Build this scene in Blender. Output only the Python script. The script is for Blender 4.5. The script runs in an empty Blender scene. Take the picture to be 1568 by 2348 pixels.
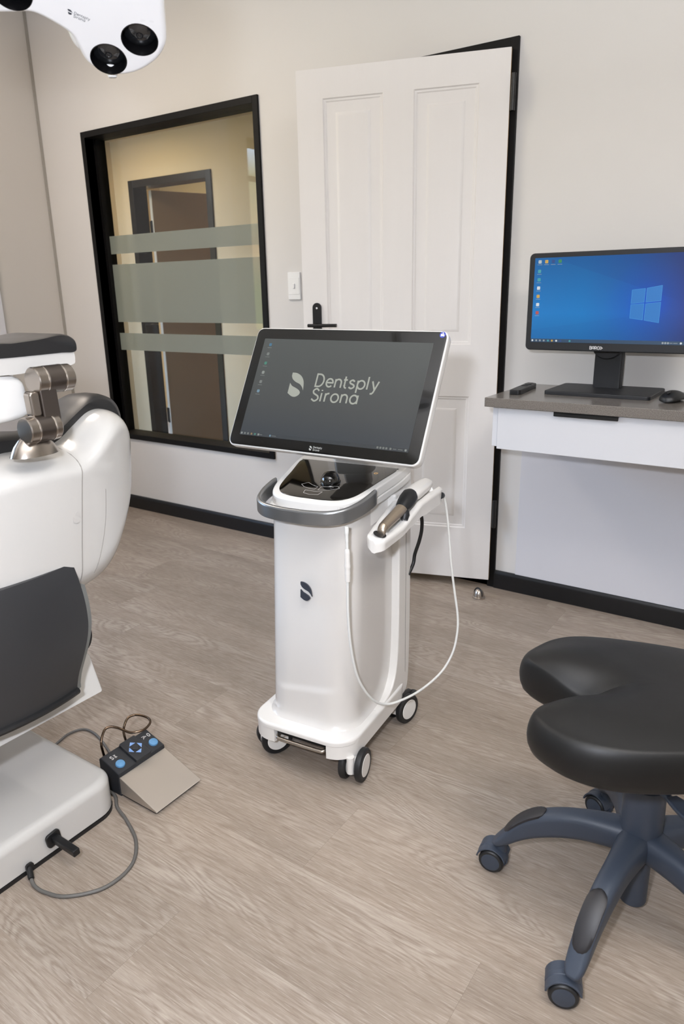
import bpy, bmesh, math, random
from mathutils import Vector, Matrix
from math import sin, cos, pi, radians, sqrt, atan2
SC = bpy.context.scene
COL = SC.collection
random.seed(7)
V3 = Vector

# ------------------------------------------------------------------ mesh helpers
def T(x=0, y=0, z=0): return Matrix.Translation((x, y, z))
def RX(a): return Matrix.Rotation(radians(a), 4, 'X')
def RY(a): return Matrix.Rotation(radians(a), 4, 'Y')
def RZ(a): return Matrix.Rotation(radians(a), 4, 'Z')
def frame(o, x, y):
    """matrix with origin o, local x along x, local y near y"""
    x = V3(x).normalized(); z = x.cross(V3(y)).normalized(); y = z.cross(x)
    m = Matrix((x, y, z)).transposed().to_4x4(); m.translation = V3(o); return m

def rrect(w, h, r, n=6, cx=0, cy=0):
    p = []
    for sx, sy, a0 in ((1, 1, 0), (-1, 1, 90), (-1, -1, 180), (1, -1, 270)):
        for i in range(n + 1):
            a = radians(a0 + 90 * i / n)
            p.append((cx + sx * (w / 2 - r) + r * cos(a), cy + sy * (h / 2 - r) + r * sin(a)))
    return p
def circ(r, n=24, cx=0, cy=0):
    return [(cx + r * cos(2 * pi * i / n), cy + r * sin(2 * pi * i / n)) for i in range(n)]
def catmull(pts, n=8, closed=False):
    P = [V3(p) if len(p) == 3 else V3((p[0], p[1], 0)) for p in pts]
    m = len(P); out = []
    rng = range(m) if closed else range(m - 1)
    for i in rng:
        if closed: a, b, c, d = P[i - 1], P[i], P[(i + 1) % m], P[(i + 2) % m]
        else: a, b, c, d = P[max(i - 1, 0)], P[i], P[i + 1], P[min(i + 2, m - 1)]
        for k in range(n):
            t = k / n
            out.append(0.5 * ((2 * b) + (c - a) * t + (2 * a - 5 * b + 4 * c - d) * t * t + (3 * b - a - 3 * c + d) * t ** 3))
    if not closed: out.append(P[-1].copy())
    return out
def cat2(pts, n=8, closed=False): return [(p.x, p.y) for p in catmull(pts, n, closed)]
def area2(p): return sum(p[i - 1][0] * p[i][1] - p[i][0] * p[i - 1][1] for i in range(len(p))) / 2
def ccw(p): return p if area2(p) > 0 else list(reversed(p))
def inset(poly, d):
    n = len(poly); out = []
    for i in range(n):
        a = V3(poly[i - 1]).to_2d(); b = V3(poly[i]).to_2d(); c = V3(poly[(i + 1) % n]).to_2d()
        e1 = (b - a); e2 = (c - b)
        if e1.length < 1e-9: e1 = e2.copy()
        if e2.length < 1e-9: e2 = e1.copy()
        e1.normalize(); e2.normalize()
        n1 = V3((-e1.y, e1.x)); n2 = V3((-e2.y, e2.x)); m = n1 + n2
        if m.length < 1e-6: m = n1.copy()
        m.normalize(); k = max(0.5, m.dot(n1))
        q = b + m * (d / k); out.append((q.x, q.y))
    return out

class MB:
    def __init__(s): s.bm = bmesh.new()
    def face(s, vs):
        try: return s.bm.faces.new(vs)
        except ValueError: return None
    def loft(s, rings, closed=True, cap0=True, cap1=True, loop=False, M=None):
        R = []
        for r in rings:
            R.append([s.bm.verts.new((M @ V3(p)) if M is not None else V3(p)) for p in r])
        n = len(R[0]); k = len(R)
        for i in range(k if loop else k - 1):
            a, b = R[i], R[(i + 1) % k]
            for j in range(n if closed else n - 1):
                q = (j + 1) % n
                s.face((a[j], a[q], b[q], b[j]))
        if closed and not loop:
            if cap0: s.face(list(reversed(R[0])))
            if cap1: s.face(R[-1])
        return s
    def prism(s, poly, z0, z1, M=None, b=0, b0=None, seg=4):
        """polygon (ccw in xy) swept z0..z1 with rounded rims b (top) and b0 (bottom)"""
        poly = ccw(list(poly)); b0 = b if b0 is None else b0
        rings = []
        if b0 > 0:
            for i in range(seg + 1):
                a = pi / 2 * i / seg
                rings.append([(x, y, z0 + b0 * (1 - sin(a))) for x, y in inset(poly, b0 * (1 - cos(a)))][:])
            rings = [[(x, y, z0 + b0 * (1 - cos(pi / 2 * i / seg))) for x, y in inset(poly, b0 * (1 - sin(pi / 2 * i / seg)))] for i in range(seg + 1)]
        else: rings = [[(x, y, z0) for x, y in poly]]
        if b > 0:
            rings += [[(x, y, z1 - b * (1 - sin(pi / 2 * i / seg))) for x, y in inset(poly, b * (1 - cos(pi / 2 * i / seg)))] for i in range(seg + 1)]
        else: rings += [[(x, y, z1) for x, y in poly]]
        return s.loft(rings, M=M)
    def box(s, x0, x1, y0, y1, z0, z1, b=0, seg=3, M=None):
        t = bmesh.new()
        vs = bmesh.ops.create_cube(t, size=1)['verts']
        for v in vs:
            v.co = V3(((x0 + x1) / 2 + v.co.x * (x1 - x0), (y0 + y1) / 2 + v.co.y * (y1 - y0), (z0 + z1) / 2 + v.co.z * (z1 - z0)))
        if b > 0: bmesh.ops.bevel(t, geom=t.edges[:], offset=b, segments=seg, affect='EDGES', profile=0.5)
        s.merge(t, M); return s
    def merge(s, t, M=None):
        mp = {}
        for v in t.verts: mp[v] = s.bm.verts.new(M @ v.co if M is not None else v.co)
        for f in t.faces: s.face([mp[v] for v in f.verts])
        t.free()
    def lathe(s, prof, n=32, M=None, a0=0, a1=360):
        full = abs(a1 - a0) >= 360
        rings = []
        for i in range(n if full else n + 1):
            a = radians(a0 + (a1 - a0) * i / n)
            rings.append([(max(r, 1e-5) * cos(a), max(r, 1e-5) * sin(a), z) for r, z in prof])
        s.loft(rings, closed=False, loop=full, M=M); return s
    def tube(s, pts, r, n=10, closed=False, cap=True, M=None, flat=1.0, up=None):
        P = [V3(p) for p in pts]; k = len(P)
        rs = r if isinstance(r, (list, tuple)) else [r] * k
        tang = []
        for i in range(k):
            a = P[i - 1] if (i or closed) else P[i]; c = P[(i + 1) % k] if (i < k - 1 or closed) else P[i]
            tang.append((c - a).normalized())
        u = V3(up) if up else (V3((0, 0, 1)) if abs(tang[0].z) < 0.9 else V3((1, 0, 0)))
        rings = []
        for i in range(k):
            t = tang[i]; u = u - t * u.dot(t)
            if up: u = V3(up) - t * V3(up).dot(t)
            u.normalize(); w = t.cross(u)
            rings.append([P[i] + (u * cos(2 * pi * j / n) * flat + w * sin(2 * pi * j / n)) * rs[i] for j in range(n)])
        s.loft(rings, loop=closed, cap0=cap, cap1=cap, M=M); return s
    def ellipsoid(s, c, rx, ry, rz, M=None, nu=24, nv=14):
        rings = []
        for i in range(nv + 1):
            a = -pi / 2 + pi * i / nv; q = max(cos(a), 1e-4)
            rings.append([(c[0] + rx * q * cos(2 * pi * j / nu), c[1] + ry * q * sin(2 * pi * j / nu), c[2] + rz * sin(a)) for j in range(nu)])
        s.loft(rings, M=M); return s
    def cyl(s, p0, p1, r, n=24, b=0):
        p0 = V3(p0); p1 = V3(p1); d = (p1 - p0); L = d.length
        m = frame(p0, d, (0, 0, 1) if abs(d.normalized().z) < .9 else (1, 0, 0)) @ RY(90)
        return s.prism(circ(r, n), 0, L, M=m, b=b, seg=3)
    def strip(s, pts, w, M=None, t=0.0003, z=0.0):
        """flat ribbon lettering stroke in xy, thickness t"""
        P = [V3((p[0], p[1])) for p in pts]; n = len(P); L = []; Rr = []
        clo = (P[0] - P[-1]).length < 1e-6
        if clo: P = P[:-1]; n -= 1
        for i in range(n):
            a = P[i - 1] if (i or clo) else None; c = P[(i + 1) % n] if (i < n - 1 or clo) else None
            d1 = (P[i] - a).normalized() if a is not None else (c - P[i]).normalized()
            d2 = (c - P[i]).normalized() if c is not None else d1
            m = V3((-d1.y, d1.x)) + V3((-d2.y, d2.x))
            if m.length < 1e-4: m = V3((-d1.y, d1.x))
            m.normalize(); k = max(.45, m.dot(V3((-d1.y, d1.x))))
            L.append(P[i] + m * w / 2 / k); Rr.append(P[i] - m * w / 2 / k)
        rings = [[(L[i].x, L[i].y, z), (Rr[i].x, Rr[i].y, z), (Rr[i].x, Rr[i].y, z + t), (L[i].x, L[i].y, z + t)] for i in range(n)]
        s.loft(rings, loop=clo, M=M); return s
    def build(s, name, mat, parent=None, sharp=38, M=None, wn=True, loc=None, label=None):
        bm = s.bm
        bmesh.ops.remove_doubles(bm, verts=bm.verts[:], dist=1e-6)
        bmesh.ops.recalc_face_normals(bm, faces=bm.faces[:])
        if M is not None: bm.transform(M)
        th = radians(sharp)
        for f in bm.faces: f.smooth = True
        for e in bm.edges:
            if len(e.link_faces) == 2: e.smooth = e.calc_face_angle(0) < th
        me = bpy.data.meshes.new(name); bm.to_mesh(me); bm.free()
        ms = mat if isinstance(mat, (list, tuple)) else [mat]
        for m in ms: me.materials.append(m)
        o = bpy.data.objects.new(name, me); COL.objects.link(o)
        if parent is not None: o.parent = parent
        if loc is not None: o.location = loc
        if label: o['label'] = label
        if wn:
            w = o.modifiers.new('wn', 'WEIGHTED_NORMAL'); w.keep_sharp = True
        return o

def tag(o, label=None, cat=None, group=None, kind=None):
    if label: o['label'] = label
    if cat: o['category'] = cat
    if group: o['group'] = group
    if kind: o['kind'] = kind
    return o
def thing(name, label, cat, loc=(0, 0, 0), rz=0, group=None, M=None):
    o = bpy.data.objects.new(name, None); COL.objects.link(o); o.empty_display_size = .05
    if M is not None: o.matrix_world = M
    else: o.location = loc; o.rotation_euler = (0, 0, radians(rz))
    return tag(o, label, cat, group)
def struct(o): o['kind'] = 'structure'; return o

# ------------------------------------------------------------------ materials
def srgb(h):
    if isinstance(h, str):
        h = [int(h[i:i + 2], 16) / 255 for i in (0, 2, 4)]
    return tuple((c / 12.92 if c <= .04045 else ((c + .055) / 1.055) ** 2.4) for c in h)
class N:
    def __init__(s, name):
        s.m = bpy.data.materials.new(name); s.m.use_nodes = True
        s.t = s.m.node_tree; s.t.nodes.clear()
        s.out = s.t.nodes.new('ShaderNodeOutputMaterial')
    def n(s, typ, **kw):
        nd = s.t.nodes.new('ShaderNode' + typ)
        for k, v in kw.items():
            if k in nd.inputs.keys(): s.set(nd.inputs[k], v)
            else: setattr(nd, k, v)
        return nd
    def set(s, sock, v):
        if isinstance(v, bpy.types.NodeSocket): s.t.links.new(v, sock)
        elif sock.type == 'RGBA' and not isinstance(v, (int, float)) and len(v) == 3: sock.default_value = (*v, 1)
        else: sock.default_value = v
    def math(s, op, a, b=0.0, c=None):
        nd = s.n('Math', operation=op); s.set(nd.inputs[0], a); s.set(nd.inputs[1], b)
        if c is not None: s.set(nd.inputs[2], c)
        return nd.outputs[0]
    def mix(s, f, a, b, typ='RGBA', blend='MIX'):
        nd = s.n('Mix', data_type=typ)
        if typ == 'RGBA': nd.blend_type = blend; i = (0, 6, 7); o = 2
        else: i = (0, 2, 3); o = 0
        for k, v in zip(i, (f, a, b)): s.set(nd.inputs[k], v)
        return nd.outputs[o]
    def ramp(s, f, stops):
        nd = s.n('ValToRGB'); s.set(nd.inputs[0], f); e = nd.color_ramp.elements
        while len(e) < len(stops): e.new(.5)
        for i, (p, c) in enumerate(stops): e[i].position = p; e[i].color = (*c, 1) if len(c) == 3 else c
        return nd.outputs[0]
    def noise(s, vec, scale, detail=4, rough=.55, dist=0.0):
        return s.n('TexNoise', Vector=vec, Scale=scale, Detail=detail, Roughness=rough, Distortion=dist).outputs[0]
    def obj(s): return s.n('TexCoord').outputs['Object']
    def bump(s, h, strength=.2, dist=.001):
        nd = s.n('Bump', Strength=strength, Distance=dist); s.set(nd.inputs['Height'], h); return nd.outputs[0]
    def surf(s, sh): s.t.links.new(sh, s.out.inputs[0]); return s.m
def pbr(name, col, rough=.5, metal=0, coat=0, coat_r=.05, bump=0, bscale=300, var=.04, vscale=6, spec=.5, stretch=None, emis=None, estr=0):
    k = N(name); c = srgb(col)
    co = k.obj()
    if stretch:
        mp = k.n('Mapping'); k.set(mp.inputs[0], co); mp.inputs['Scale'].default_value = stretch; co2 = mp.outputs[0]
    else: co2 = co
    f = k.noise(co2, vscale, 3)
    cc = k.mix(f, tuple(x * (1 - var) for x in c), tuple(min(1, x * (1 + var)) for x in c))
    b = k.n('BsdfPrincipled')
    k.set(b.inputs['Base Color'], cc)
    k.set(b.inputs['Roughness'], k.math('MULTIPLY_ADD', f, rough * .16, rough * .92))
    b.inputs['Metallic'].default_value = metal; b.inputs['Coat Weight'].default_value = coat; b.inputs['Coat Roughness'].default_value = coat_r
    b.inputs['Specular IOR Level'].default_value = spec
    if bump:
        h = k.noise(co2, bscale, 2); k.set(b.inputs['Normal'], k.bump(h, bump, .0006))
    if emis is not None:
        b.inputs['Emission Color'].default_value = (*srgb(emis), 1); b.inputs['Emission Strength'].default_value = estr
    return k.surf(b.outputs[0])
def emit(name, col, strength=1.0, rough=.35, coat=0):
    k = N(name); b = k.n('BsdfPrincipled')
    b.inputs['Base Color'].default_value = (.01, .01, .01, 1); b.inputs['Roughness'].default_value = rough
    b.inputs['Emission Color'].default_value = (*srgb(col), 1); b.inputs['Emission Strength'].default_value = strength
    b.inputs['Coat Weight'].default_value = coat
    return k.surf(b.outputs[0])
# ------------------------------------------------------------------ base materials
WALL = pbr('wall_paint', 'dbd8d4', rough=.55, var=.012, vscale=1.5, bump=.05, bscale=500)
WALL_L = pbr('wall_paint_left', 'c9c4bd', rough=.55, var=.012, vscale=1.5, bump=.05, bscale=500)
CEIL = pbr('ceiling_paint', 'ece9e4', rough=.7, var=.01)
HALLW = pbr('hall_paint', 'c2b092', rough=.6, var=.02, vscale=2)
BLACKF = pbr('black_frame_paint', '080707', rough=.55, spec=.25, var=.15, vscale=40, bump=.15, bscale=90, stretch=(1, 8, 8))
SKIRT = pbr('black_skirting', '08080a', rough=.42, var=.15, vscale=30)
DOORW = pbr('door_white', 'e4e0dc', rough=.4, var=.015, vscale=3, bump=.25, bscale=60, stretch=(9, 9, .7))
WOODE = pbr('raw_door_edge', 'b08f5e', rough=.6, var=.12, vscale=12, stretch=(8, 8, .6))
WHITEB = pbr('white_board', 'd6d6db', rough=.35, var=.01)
BLKM = pbr('black_metal', '0d0d0e', rough=.38, var=.1)
BLKP = pbr('black_plastic', '111214', rough=.42, var=.08, vscale=40)
STEEL = pbr('brushed_steel', 'b9b1a8', rough=.3, metal=1, var=.06, vscale=30)
SWW = pbr('switch_white', 'ececec', rough=.28, var=.01)

def floor_material():
    k = N('vinyl_planks')
    tone = k.n('Attribute', attribute_name='tone').outputs['Fac']
    seed = k.n('Attribute', attribute_name='seed').outputs['Fac']
    uv = k.n('Attribute', attribute_name='edge').outputs['Vector']
    co = k.obj()
    off = k.n('CombineXYZ', X=k.math('MULTIPLY', seed, 37.0), Y=k.math('MULTIPLY', seed, 91.0), Z=seed).outputs[0]
    v = k.n('VectorMath', operation='ADD'); k.set(v.inputs[0], co); k.set(v.inputs[1], off)
    def st(sx, sy, src):
        m = k.n('Mapping'); k.set(m.inputs[0], src); m.inputs['Scale'].default_value = (sx, sy, 1); return m.outputs[0]
    big = k.noise(st(1.1, 4.5, v.outputs[0]), 1.6, 3, .5, .4)
    # cathedral figure: contour lines of a stretched field
    fld = k.noise(st(1.0, 5.0, v.outputs[0]), 1.25, 2, .45, .9)
    jit = k.noise(st(3, 60, v.outputs[0]), 2.2, 4, .6)
    ring = k.math('SINE', k.math('ADD', k.math('MULTIPLY', fld, 150.0), k.math('MULTIPLY', jit, 7.0)))
    ring01 = k.math('MULTIPLY_ADD', ring, .5, .5)
    fine = k.noise(st(5, 95, v.outputs[0]), 2.4, 5, .7, .25)
    pore = k.noise(st(14, 420, v.outputs[0]), 1.6, 3, .6)
    mask = k.ramp(big, [(.35, (0, 0, 0)), (.62, (1, 1, 1))])
    base = k.ramp(big, [(.25, srgb('807468')), (.5, srgb('978a7d')), (.78, srgb('b0a599'))])
    c1 = k.mix(k.math('MULTIPLY', k.math('MULTIPLY', k.math('POWER', ring01, 1.6), mask), .52), base, srgb('75665a'))
    c2 = k.mix(k.math('MULTIPLY', k.ramp(fine, [(.48, (0, 0, 0)), (.74, (1, 1, 1))]), .74), c1, srgb('6c5d50'))
    c3 = k.mix(k.math('MULTIPLY', k.ramp(pore, [(.52, (0, 0, 0)), (.72, (1, 1, 1))]), .42), c2, srgb('cbc0b5'))
    knot = k.n('TexVoronoi', Vector=st(1.0, 2.6, v.outputs[0]), Scale=1.7).outputs['Distance']
    c4 = k.mix(k.math('MULTIPLY', k.ramp(knot, [(0, (1, 1, 1)), (.05, (0, 0, 0))]), .5), c3, srgb('6e5f52'))
    hsv = k.n('HueSaturation'); k.set(hsv.inputs['Color'], c4); k.set(hsv.inputs['Value'], k.math('MULTIPLY_ADD', tone, .13, .95)); k.set(hsv.inputs['Saturation'], 1.0)
    b = k.n('BsdfPrincipled'); k.set(b.inputs['Base Color'], hsv.outputs[0])
    k.set(b.inputs['Roughness'], k.math('MULTIPLY_ADD', fine, .12, .36)); b.inputs['Specular IOR Level'].default_value = .42
    k.set(b.inputs['Normal'], k.bump(k.math('ADD', fine, k.math('MULTIPLY', pore, .6)), .22, .0008))
    return k.surf(b.outputs[0])
SEAM = pbr('plank_joint', '6d6157', rough=.7)

# ------------------------------------------------------------------ room numbers (metres)
D = 2.757; XL = -3.935; XR = 2.3; YR = -2.7; ZC = 2.8
HY = 3.9      # far wall of the hall behind the inner window
def build_floor():
    bm = bmesh.new()
    tn = bm.faces.layers.float.new('tone'); sd = bm.faces.layers.float.new('seed')
    rows = {0: -.838, -1: -.403, -2: -.982, 1: -1.506, 2: -.895, 3: -2.371, 4: -2.57, 5: -2.905, 6: -.77}
    tones = {(2, -1): .15, (2, 0): .75, (0, -1): .35, (-2, 0): .8, (-2, -1): .3, (1, -1): .3, (1, 0): .5}
    P = .2365; L = 1.245; g = .00022
    rnd = random.Random(11)
    for r in range(-17, 22):
        y0 = 1.02 + P * r; y1 = y0 + P
        s0 = rows.get(r, rnd.uniform(0, L))
        for c in range(-6, 6):
            x0 = s0 + c * L; x1 = x0 + L
            if x1 < -6.2 or x0 > 2.6: continue
            vs = [bm.verts.new(p) for p in ((x0 + g, y0 + g * .5, 0), (x1 - g, y0 + g * .5, 0), (x1 - g, y1 - g * .5, 0), (x0 + g, y1 - g * .5, 0))]
            f = bm.faces.new(vs); f[tn] = tones.get((r, c), rnd.random()); f[sd] = rnd.random()
    me = bpy.data.meshes.new('floor'); bm.to_mesh(me); bm.free(); me.materials.append(floor_material()); me.materials.append(SEAM)
    # joint bed just under the planks
    bm = bmesh.new(); bm.from_mesh(me)
    vs = [bm.verts.new(p) for p in ((-6.2, -3, -.0008), (2.6, -3, -.0008), (2.6, 6.1, -.0008), (-6.2, 6.1, -.0008))]
    f = bm.faces.new(vs); f.material_index = 1
    bm.to_mesh(me); bm.free()
    o = bpy.data.objects.new('floor', me); COL.objects.link(o); struct(o)
build_floor()

def wall_with_holes(name, mat, u0, u1, z0, z1, holes, place):
    """rectangular wall with rectangular openings; place(u,z,side) -> point"""
    us = sorted({u0, u1, *[h[0] for h in holes], *[h[1] for h in holes]}); zs = sorted({z0, z1, *[h[2] for h in holes], *[h[3] for h in holes]})
    m = MB()
    def hole(a, b, c, d): return any(h[0] <= (a + b) / 2 <= h[1] and h[2] <= (c + d) / 2 <= h[3] for h in holes)
    for i in range(len(us) - 1):
        for j in range(len(zs) - 1):
            a, b, c, d = us[i], us[i + 1], zs[j], zs[j + 1]
            if hole(a, b, c, d): continue
            for side in (0, 1):
                m.face([m.bm.verts.new(place(u, z, side)) for u, z in ((a, c), (b, c), (b, d), (a, d))])
    for (a, b, c, d) in holes:
        q = [(a, c), (b, c), (b, d), (a, d)]
        for i in range(4):
            p, r = q[i], q[(i + 1) % 4]
            m.face([m.bm.verts.new(place(p[0], p[1], 0)), m.bm.verts.new(place(r[0], r[1], 0)), m.bm.verts.new(place(r[0], r[1], 1)), m.bm.verts.new(place(p[0], p[1], 1))])
    return struct(m.build(name, mat, wn=False))
WIN = (-3.569, -2.32, .431, 2.085)
DOR = (-2.0, -1.109, 0, 2.09)
wall_with_holes('wall_back', WALL, XL - .12, XR, 0, ZC, [WIN, DOR], lambda u, z, s: (u, D + .11 * s, z))
LWIN = (-1.05, 1.12, .9, 2.36)
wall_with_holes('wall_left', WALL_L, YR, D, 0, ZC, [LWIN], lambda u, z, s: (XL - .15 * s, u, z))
for nm, b in (('wall_right', (XR, XR + .1, YR, D, 0, ZC)), ('wall_rear', (XL - .1, XR + .1, YR - .1, YR, 0, ZC))):
    struct(MB().box(*b).build(nm, WALL, wn=False))
struct(MB().box(XL - .1, XR + .1, YR - .1, D, ZC, ZC + .05).build('ceiling', CEIL, wn=False))
# hall beyond the inner window and the room behind it
HD = (-4.57, -3.73, 0, 2.05)
wall_with_holes('wall_hall', HALLW, -4.74, .6, 0, 2.4, [HD], lambda u, z, s: (u, HY + .11 * s, z))
struct(MB().box(-4.84, -4.74, D + .11, HY, 0, 2.4).build('wall_hall_left', HALLW, wn=False))
struct(MB().box(.5, .6, D + .11, HY, 0, 2.4).build('wall_hall_right', HALLW, wn=False))
struct(MB().box(-4.84, .6, D + .11, HY + .11, 2.33, 2.4).build('ceiling_hall', HALLW, wn=False))
FARW = pbr('far_room_paint', 'd2b98e', rough=.6, var=.02)
struct(MB().box(-6.2, -2.4, 5.6, 5.7, 0, 2.4).build('wall_far', FARW, wn=False))
struct(MB().box(-6.2, -6.1, HY + .11, 5.6, 0, 2.4).build('wall_far_left', FARW, wn=False))
struct(MB().box(-2.5, -2.4, HY + .11, 5.6, 0, 2.4).build('wall_far_right', FARW, wn=False))
struct(MB().box(-6.2, -2.4, HY + .11, 5.7, 2.33, 2.4).build('ceiling_far', FARW, wn=False))
# white pilaster panel on the left wall and the thin corner bead
struct(MB().box(XL, XL + .03, 1.35, 2.357, 0, ZC, b=.002).build('trim_1', WHITEB))
BEAD = pbr('corner_bead', '9c9890', rough=.6)
struct(MB().box(XL, XL + .012, D - .012, D, 0, ZC).build('trim_2', BEAD))
# skirting
def skirt(nm, x0, x1):
    pr = [(0, 0), (.016, 0), (.016, .062), (.013, .070), (.010, .077), (0, .078)]
    m = MB(); m.loft([[(x, D - a, b) for a, b in pr] for x in (x0, x1)]); return struct(m.build(nm, SKIRT))
skirt('baseboard_back_left', XL, -2.0); skirt('baseboard_back_right', -1.109, XR)
struct(MB().box(XL, XL + .016, YR, 1.35, 0, .078, b=.003).build('baseboard_left', SKIRT))

# ------------------------------------------------------------------ inner window (structure)
def frame_bars(m, x0, x1, z0, z1, w, y0, y1, b=.0015, bottom=True):
    m.box(x0, x0 + w, y0, y1, z0, z1, b=b); m.box(x1 - w, x1, y0, y1, z0, z1, b=b)
    m.box(x0 + w, x1 - w, y0, y1, z1 - w, z1, b=b)
    if bottom: m.box(x0 + w, x1 - w, y0, y1, z0, z0 + w, b=b)
m = MB(); frame_bars(m, *WIN, .03, D - .012, D + .112)
m.box(WIN[0] + .03, WIN[0] + .052, D + .045, D + .105, WIN[2] + .03, WIN[3] - .03)
w1 = struct(m.build('window_1', BLACKF))
def glass_mat(name, tint=(1, 1, 1), refl=1.0):
    k = N(name); bf = k.n('NewGeometry').outputs['Backfacing']; fr = k.n('Fresnel', IOR=k.math('MULTIPLY_ADD', bf, 1 / 1.5 - 1.5, 1.5)).outputs[0]
    tr = k.n('BsdfTransparent'); tr.inputs[0].default_value = (*tint, 1)
    gl = k.n('BsdfGlossy', Roughness=.0); gl.inputs[0].default_value = (1, 1, 1, 1)
    mx = k.n('MixShader'); k.set(mx.inputs[0], k.math('MULTIPLY', fr, refl))
    k.t.links.new(tr.outputs[0], mx.inputs[1]); k.t.links.new(gl.outputs[0], mx.inputs[2]); return k.surf(mx.outputs[0])
GLASS = glass_mat('window_glass', (.97, .985, .97), .6)
def frost_mat():
    k = N('frosted_film'); d = k.n('BsdfDiffuse'); d.inputs[0].default_value = (*srgb('bcbfba'), 1)
    t = k.n('BsdfTranslucent'); t.inputs[0].default_value = (*srgb('c2c4bc'), 1)
    tr = k.n('BsdfTransparent'); tr.inputs[0].default_value = (.95, .97, .93, 1)
    m1 = k.n('MixShader', Fac=.5); k.t.links.new(d.outputs[0], m1.inputs[1]); k.t.links.new(t.outputs[0], m1.inputs[2])
    m2 = k.n('MixShader', Fac=.24); k.t.links.new(m1.outputs[0], m2.inputs[1]); k.t.links.new(tr.outputs[0], m2.inputs[2])
    return k.surf(m2.outputs[0])
FROST = frost_mat()
gy = D + .058
MB().box(WIN[0] + .03, WIN[1] - .03, gy, gy + .006, WIN[2] + .03, WIN[3] - .03).build('glass_pane', GLASS, w1, wn=False)
for z0, z1 in ((1.468, 1.563), (1.098, 1.412), (.94, 1.036)):
    MB().box(-3.512, WIN[1] - .032, gy + .0062, gy + .0066, z0, z1).build('frosted_band', FROST, w1, wn=False, label='frosted film band across the glass')

# ------------------------------------------------------------------ door frame and open door leaf
m = MB(); frame_bars(m, DOR[0], DOR[1], 0, DOR[3], .032, D - .012, D + .115, bottom=False)
m.box(DOR[0] + .032, DOR[0] + .044, D + .05, D + .115, 0, DOR[3] - .032); m.box(DOR[1] - .044, DOR[1] - .032, D + .05, D + .115, 0, DOR[3] - .032)
struct(m.build('trim_3', BLACKF))
# local: s along leaf from hinge, y towards the back, z up
ang = 17.5
DM = T(-1.125, 2.72, 0) @ Matrix(((-cos(radians(ang)), sin(radians(ang)), 0, 0), (-sin(radians(ang)), -cos(radians(ang)), 0, 0), (0, 0, 1, 0), (0, 0, 0, 1)))
# columns: s axis, outward (to camera) axis, z
door = thing('door_1', None, None); struct(door)
def leaf(name, mat, s0, s1, z0, z1, pans, th=.04):
    m = MB(); ss = sorted({s0, s1, *[p[0] for p in pans], *[p[1] for p in pans]}); zz = sorted({z0, z1, *[p[2] for p in pans], *[p[3] for p in pans]})
    for i in range(len(ss) - 1):
        for j in range(len(zz) - 1):
            a, b, c, d = ss[i], ss[i + 1], zz[j], zz[j + 1]
            if any(p[0] <= (a + b) / 2 <= p[1] and p[2] <= (c + d) / 2 <= p[3] for p in pans): continue
            m.face([m.bm.verts.new(p) for p in ((a, 0, c), (b, 0, c), (b, 0, d), (a, 0, d))])
    for (a, b, c, d) in pans:
        rg = []
        for ins, y in ((0, 0), (.004, -.004), (.010, -.0045), (.014, -.007), (.050, -.007), (.058, -.0035), (.064, -.003)):
            rg.append([(a + ins, y, c + ins), (b - ins, y, c + ins), (b - ins, y, d - ins), (a + ins, y, d - ins)])
        m.loft(rg, cap0=False)
    return m.build(name, mat, door, M=DM, sharp=20)
PAN = [(.108, .348, 1.033, 1.95), (.464, .702, 1.033, 1.95), (.108, .348, .267, .828), (.464, .702, .267, .828)]
leaf('leaf_face', DOORW, 0, .807, .04, 2.052, PAN)
MB().box(0, .807, -.04, -.0075, .04, 2.052).box(0, .807, -.0075, 0, .04, .0402).build('leaf_core', WOODE, door, M=DM, label='bare wood edge of the white door')
hd = MB(); hd.prism([(.038 * cos(a) * .5, .07 + .019 * sin(a)) for a in [pi * i / 12 for i in range(13)]] + [(-.019 * cos(a), -.1 - .019 * sin(a)) for a in [pi * i / 12 for i in range(13)]], 0, .007, b=.0015, b0=0)
HM = DM @ T(.746, 0, 1.112) @ Matrix(((1, 0, 0, 0), (0, 0, 1, 0), (0, 1, 0, 0), (0, 0, 0, 1)))
hp = hd.build('handle_plate', BLKM, door, M=HM)
MB().tube([(0, 0, 0), (0, 0, .045)], .009, 16).tube([(.026, .0, .05), (.0, 0, .05), (-.05, 0, .05), (-.098, 0, .05)], .0068, 12).build('lever', BLKM, door, M=HM)
MB().prism(circ(.004, 14, 0, .068), .0068, .0074).build('keyhole_cap', SWW, door, M=HM, wn=False)
for z in (1.91, .34):
    MB().cyl((-.012, .004, z - .06), (-.012, .004, z + .06), .0085, 16, b=.002).build('hinge', BLKM, door, M=DM)
BLACKH = pbr('black_hall_frame', '060606', rough=.22, spec=.2, var=.1)
# hall door: frame, dark leaf swung into the far room
m = MB(); frame_bars(m, HD[0], HD[1], 0, HD[3], .05, HY - .012, HY + .12, bottom=False); struct(m.build('trim_4', BLACKH))
HLEAF = pbr('hall_door_leaf', '6c5840', rough=.5, var=.03)
HEDGE = pbr('hall_door_edge', 'cfc8bc', rough=.5)
d2 = thing('door_2', None, None); struct(d2)
A2 = T(-4.50, HY + .125, 0) @ RZ(68)
MB().box(.001, .77, -.04, 0, .02, 1.99, b=.002).build('leaf_face', HLEAF, d2, M=A2)
MB().box(-.004, 0.0008, -.042, .002, .02, 1.99).build('leaf_edge', HEDGE, d2, M=A2, label='pale hinge edge of the door')
for z in (1.72, .3):
    MB().box(-.012, .03, -.03, .012, z - .06, z + .06, b=.002).build('hinge', BLKM, d2, M=A2)

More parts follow.
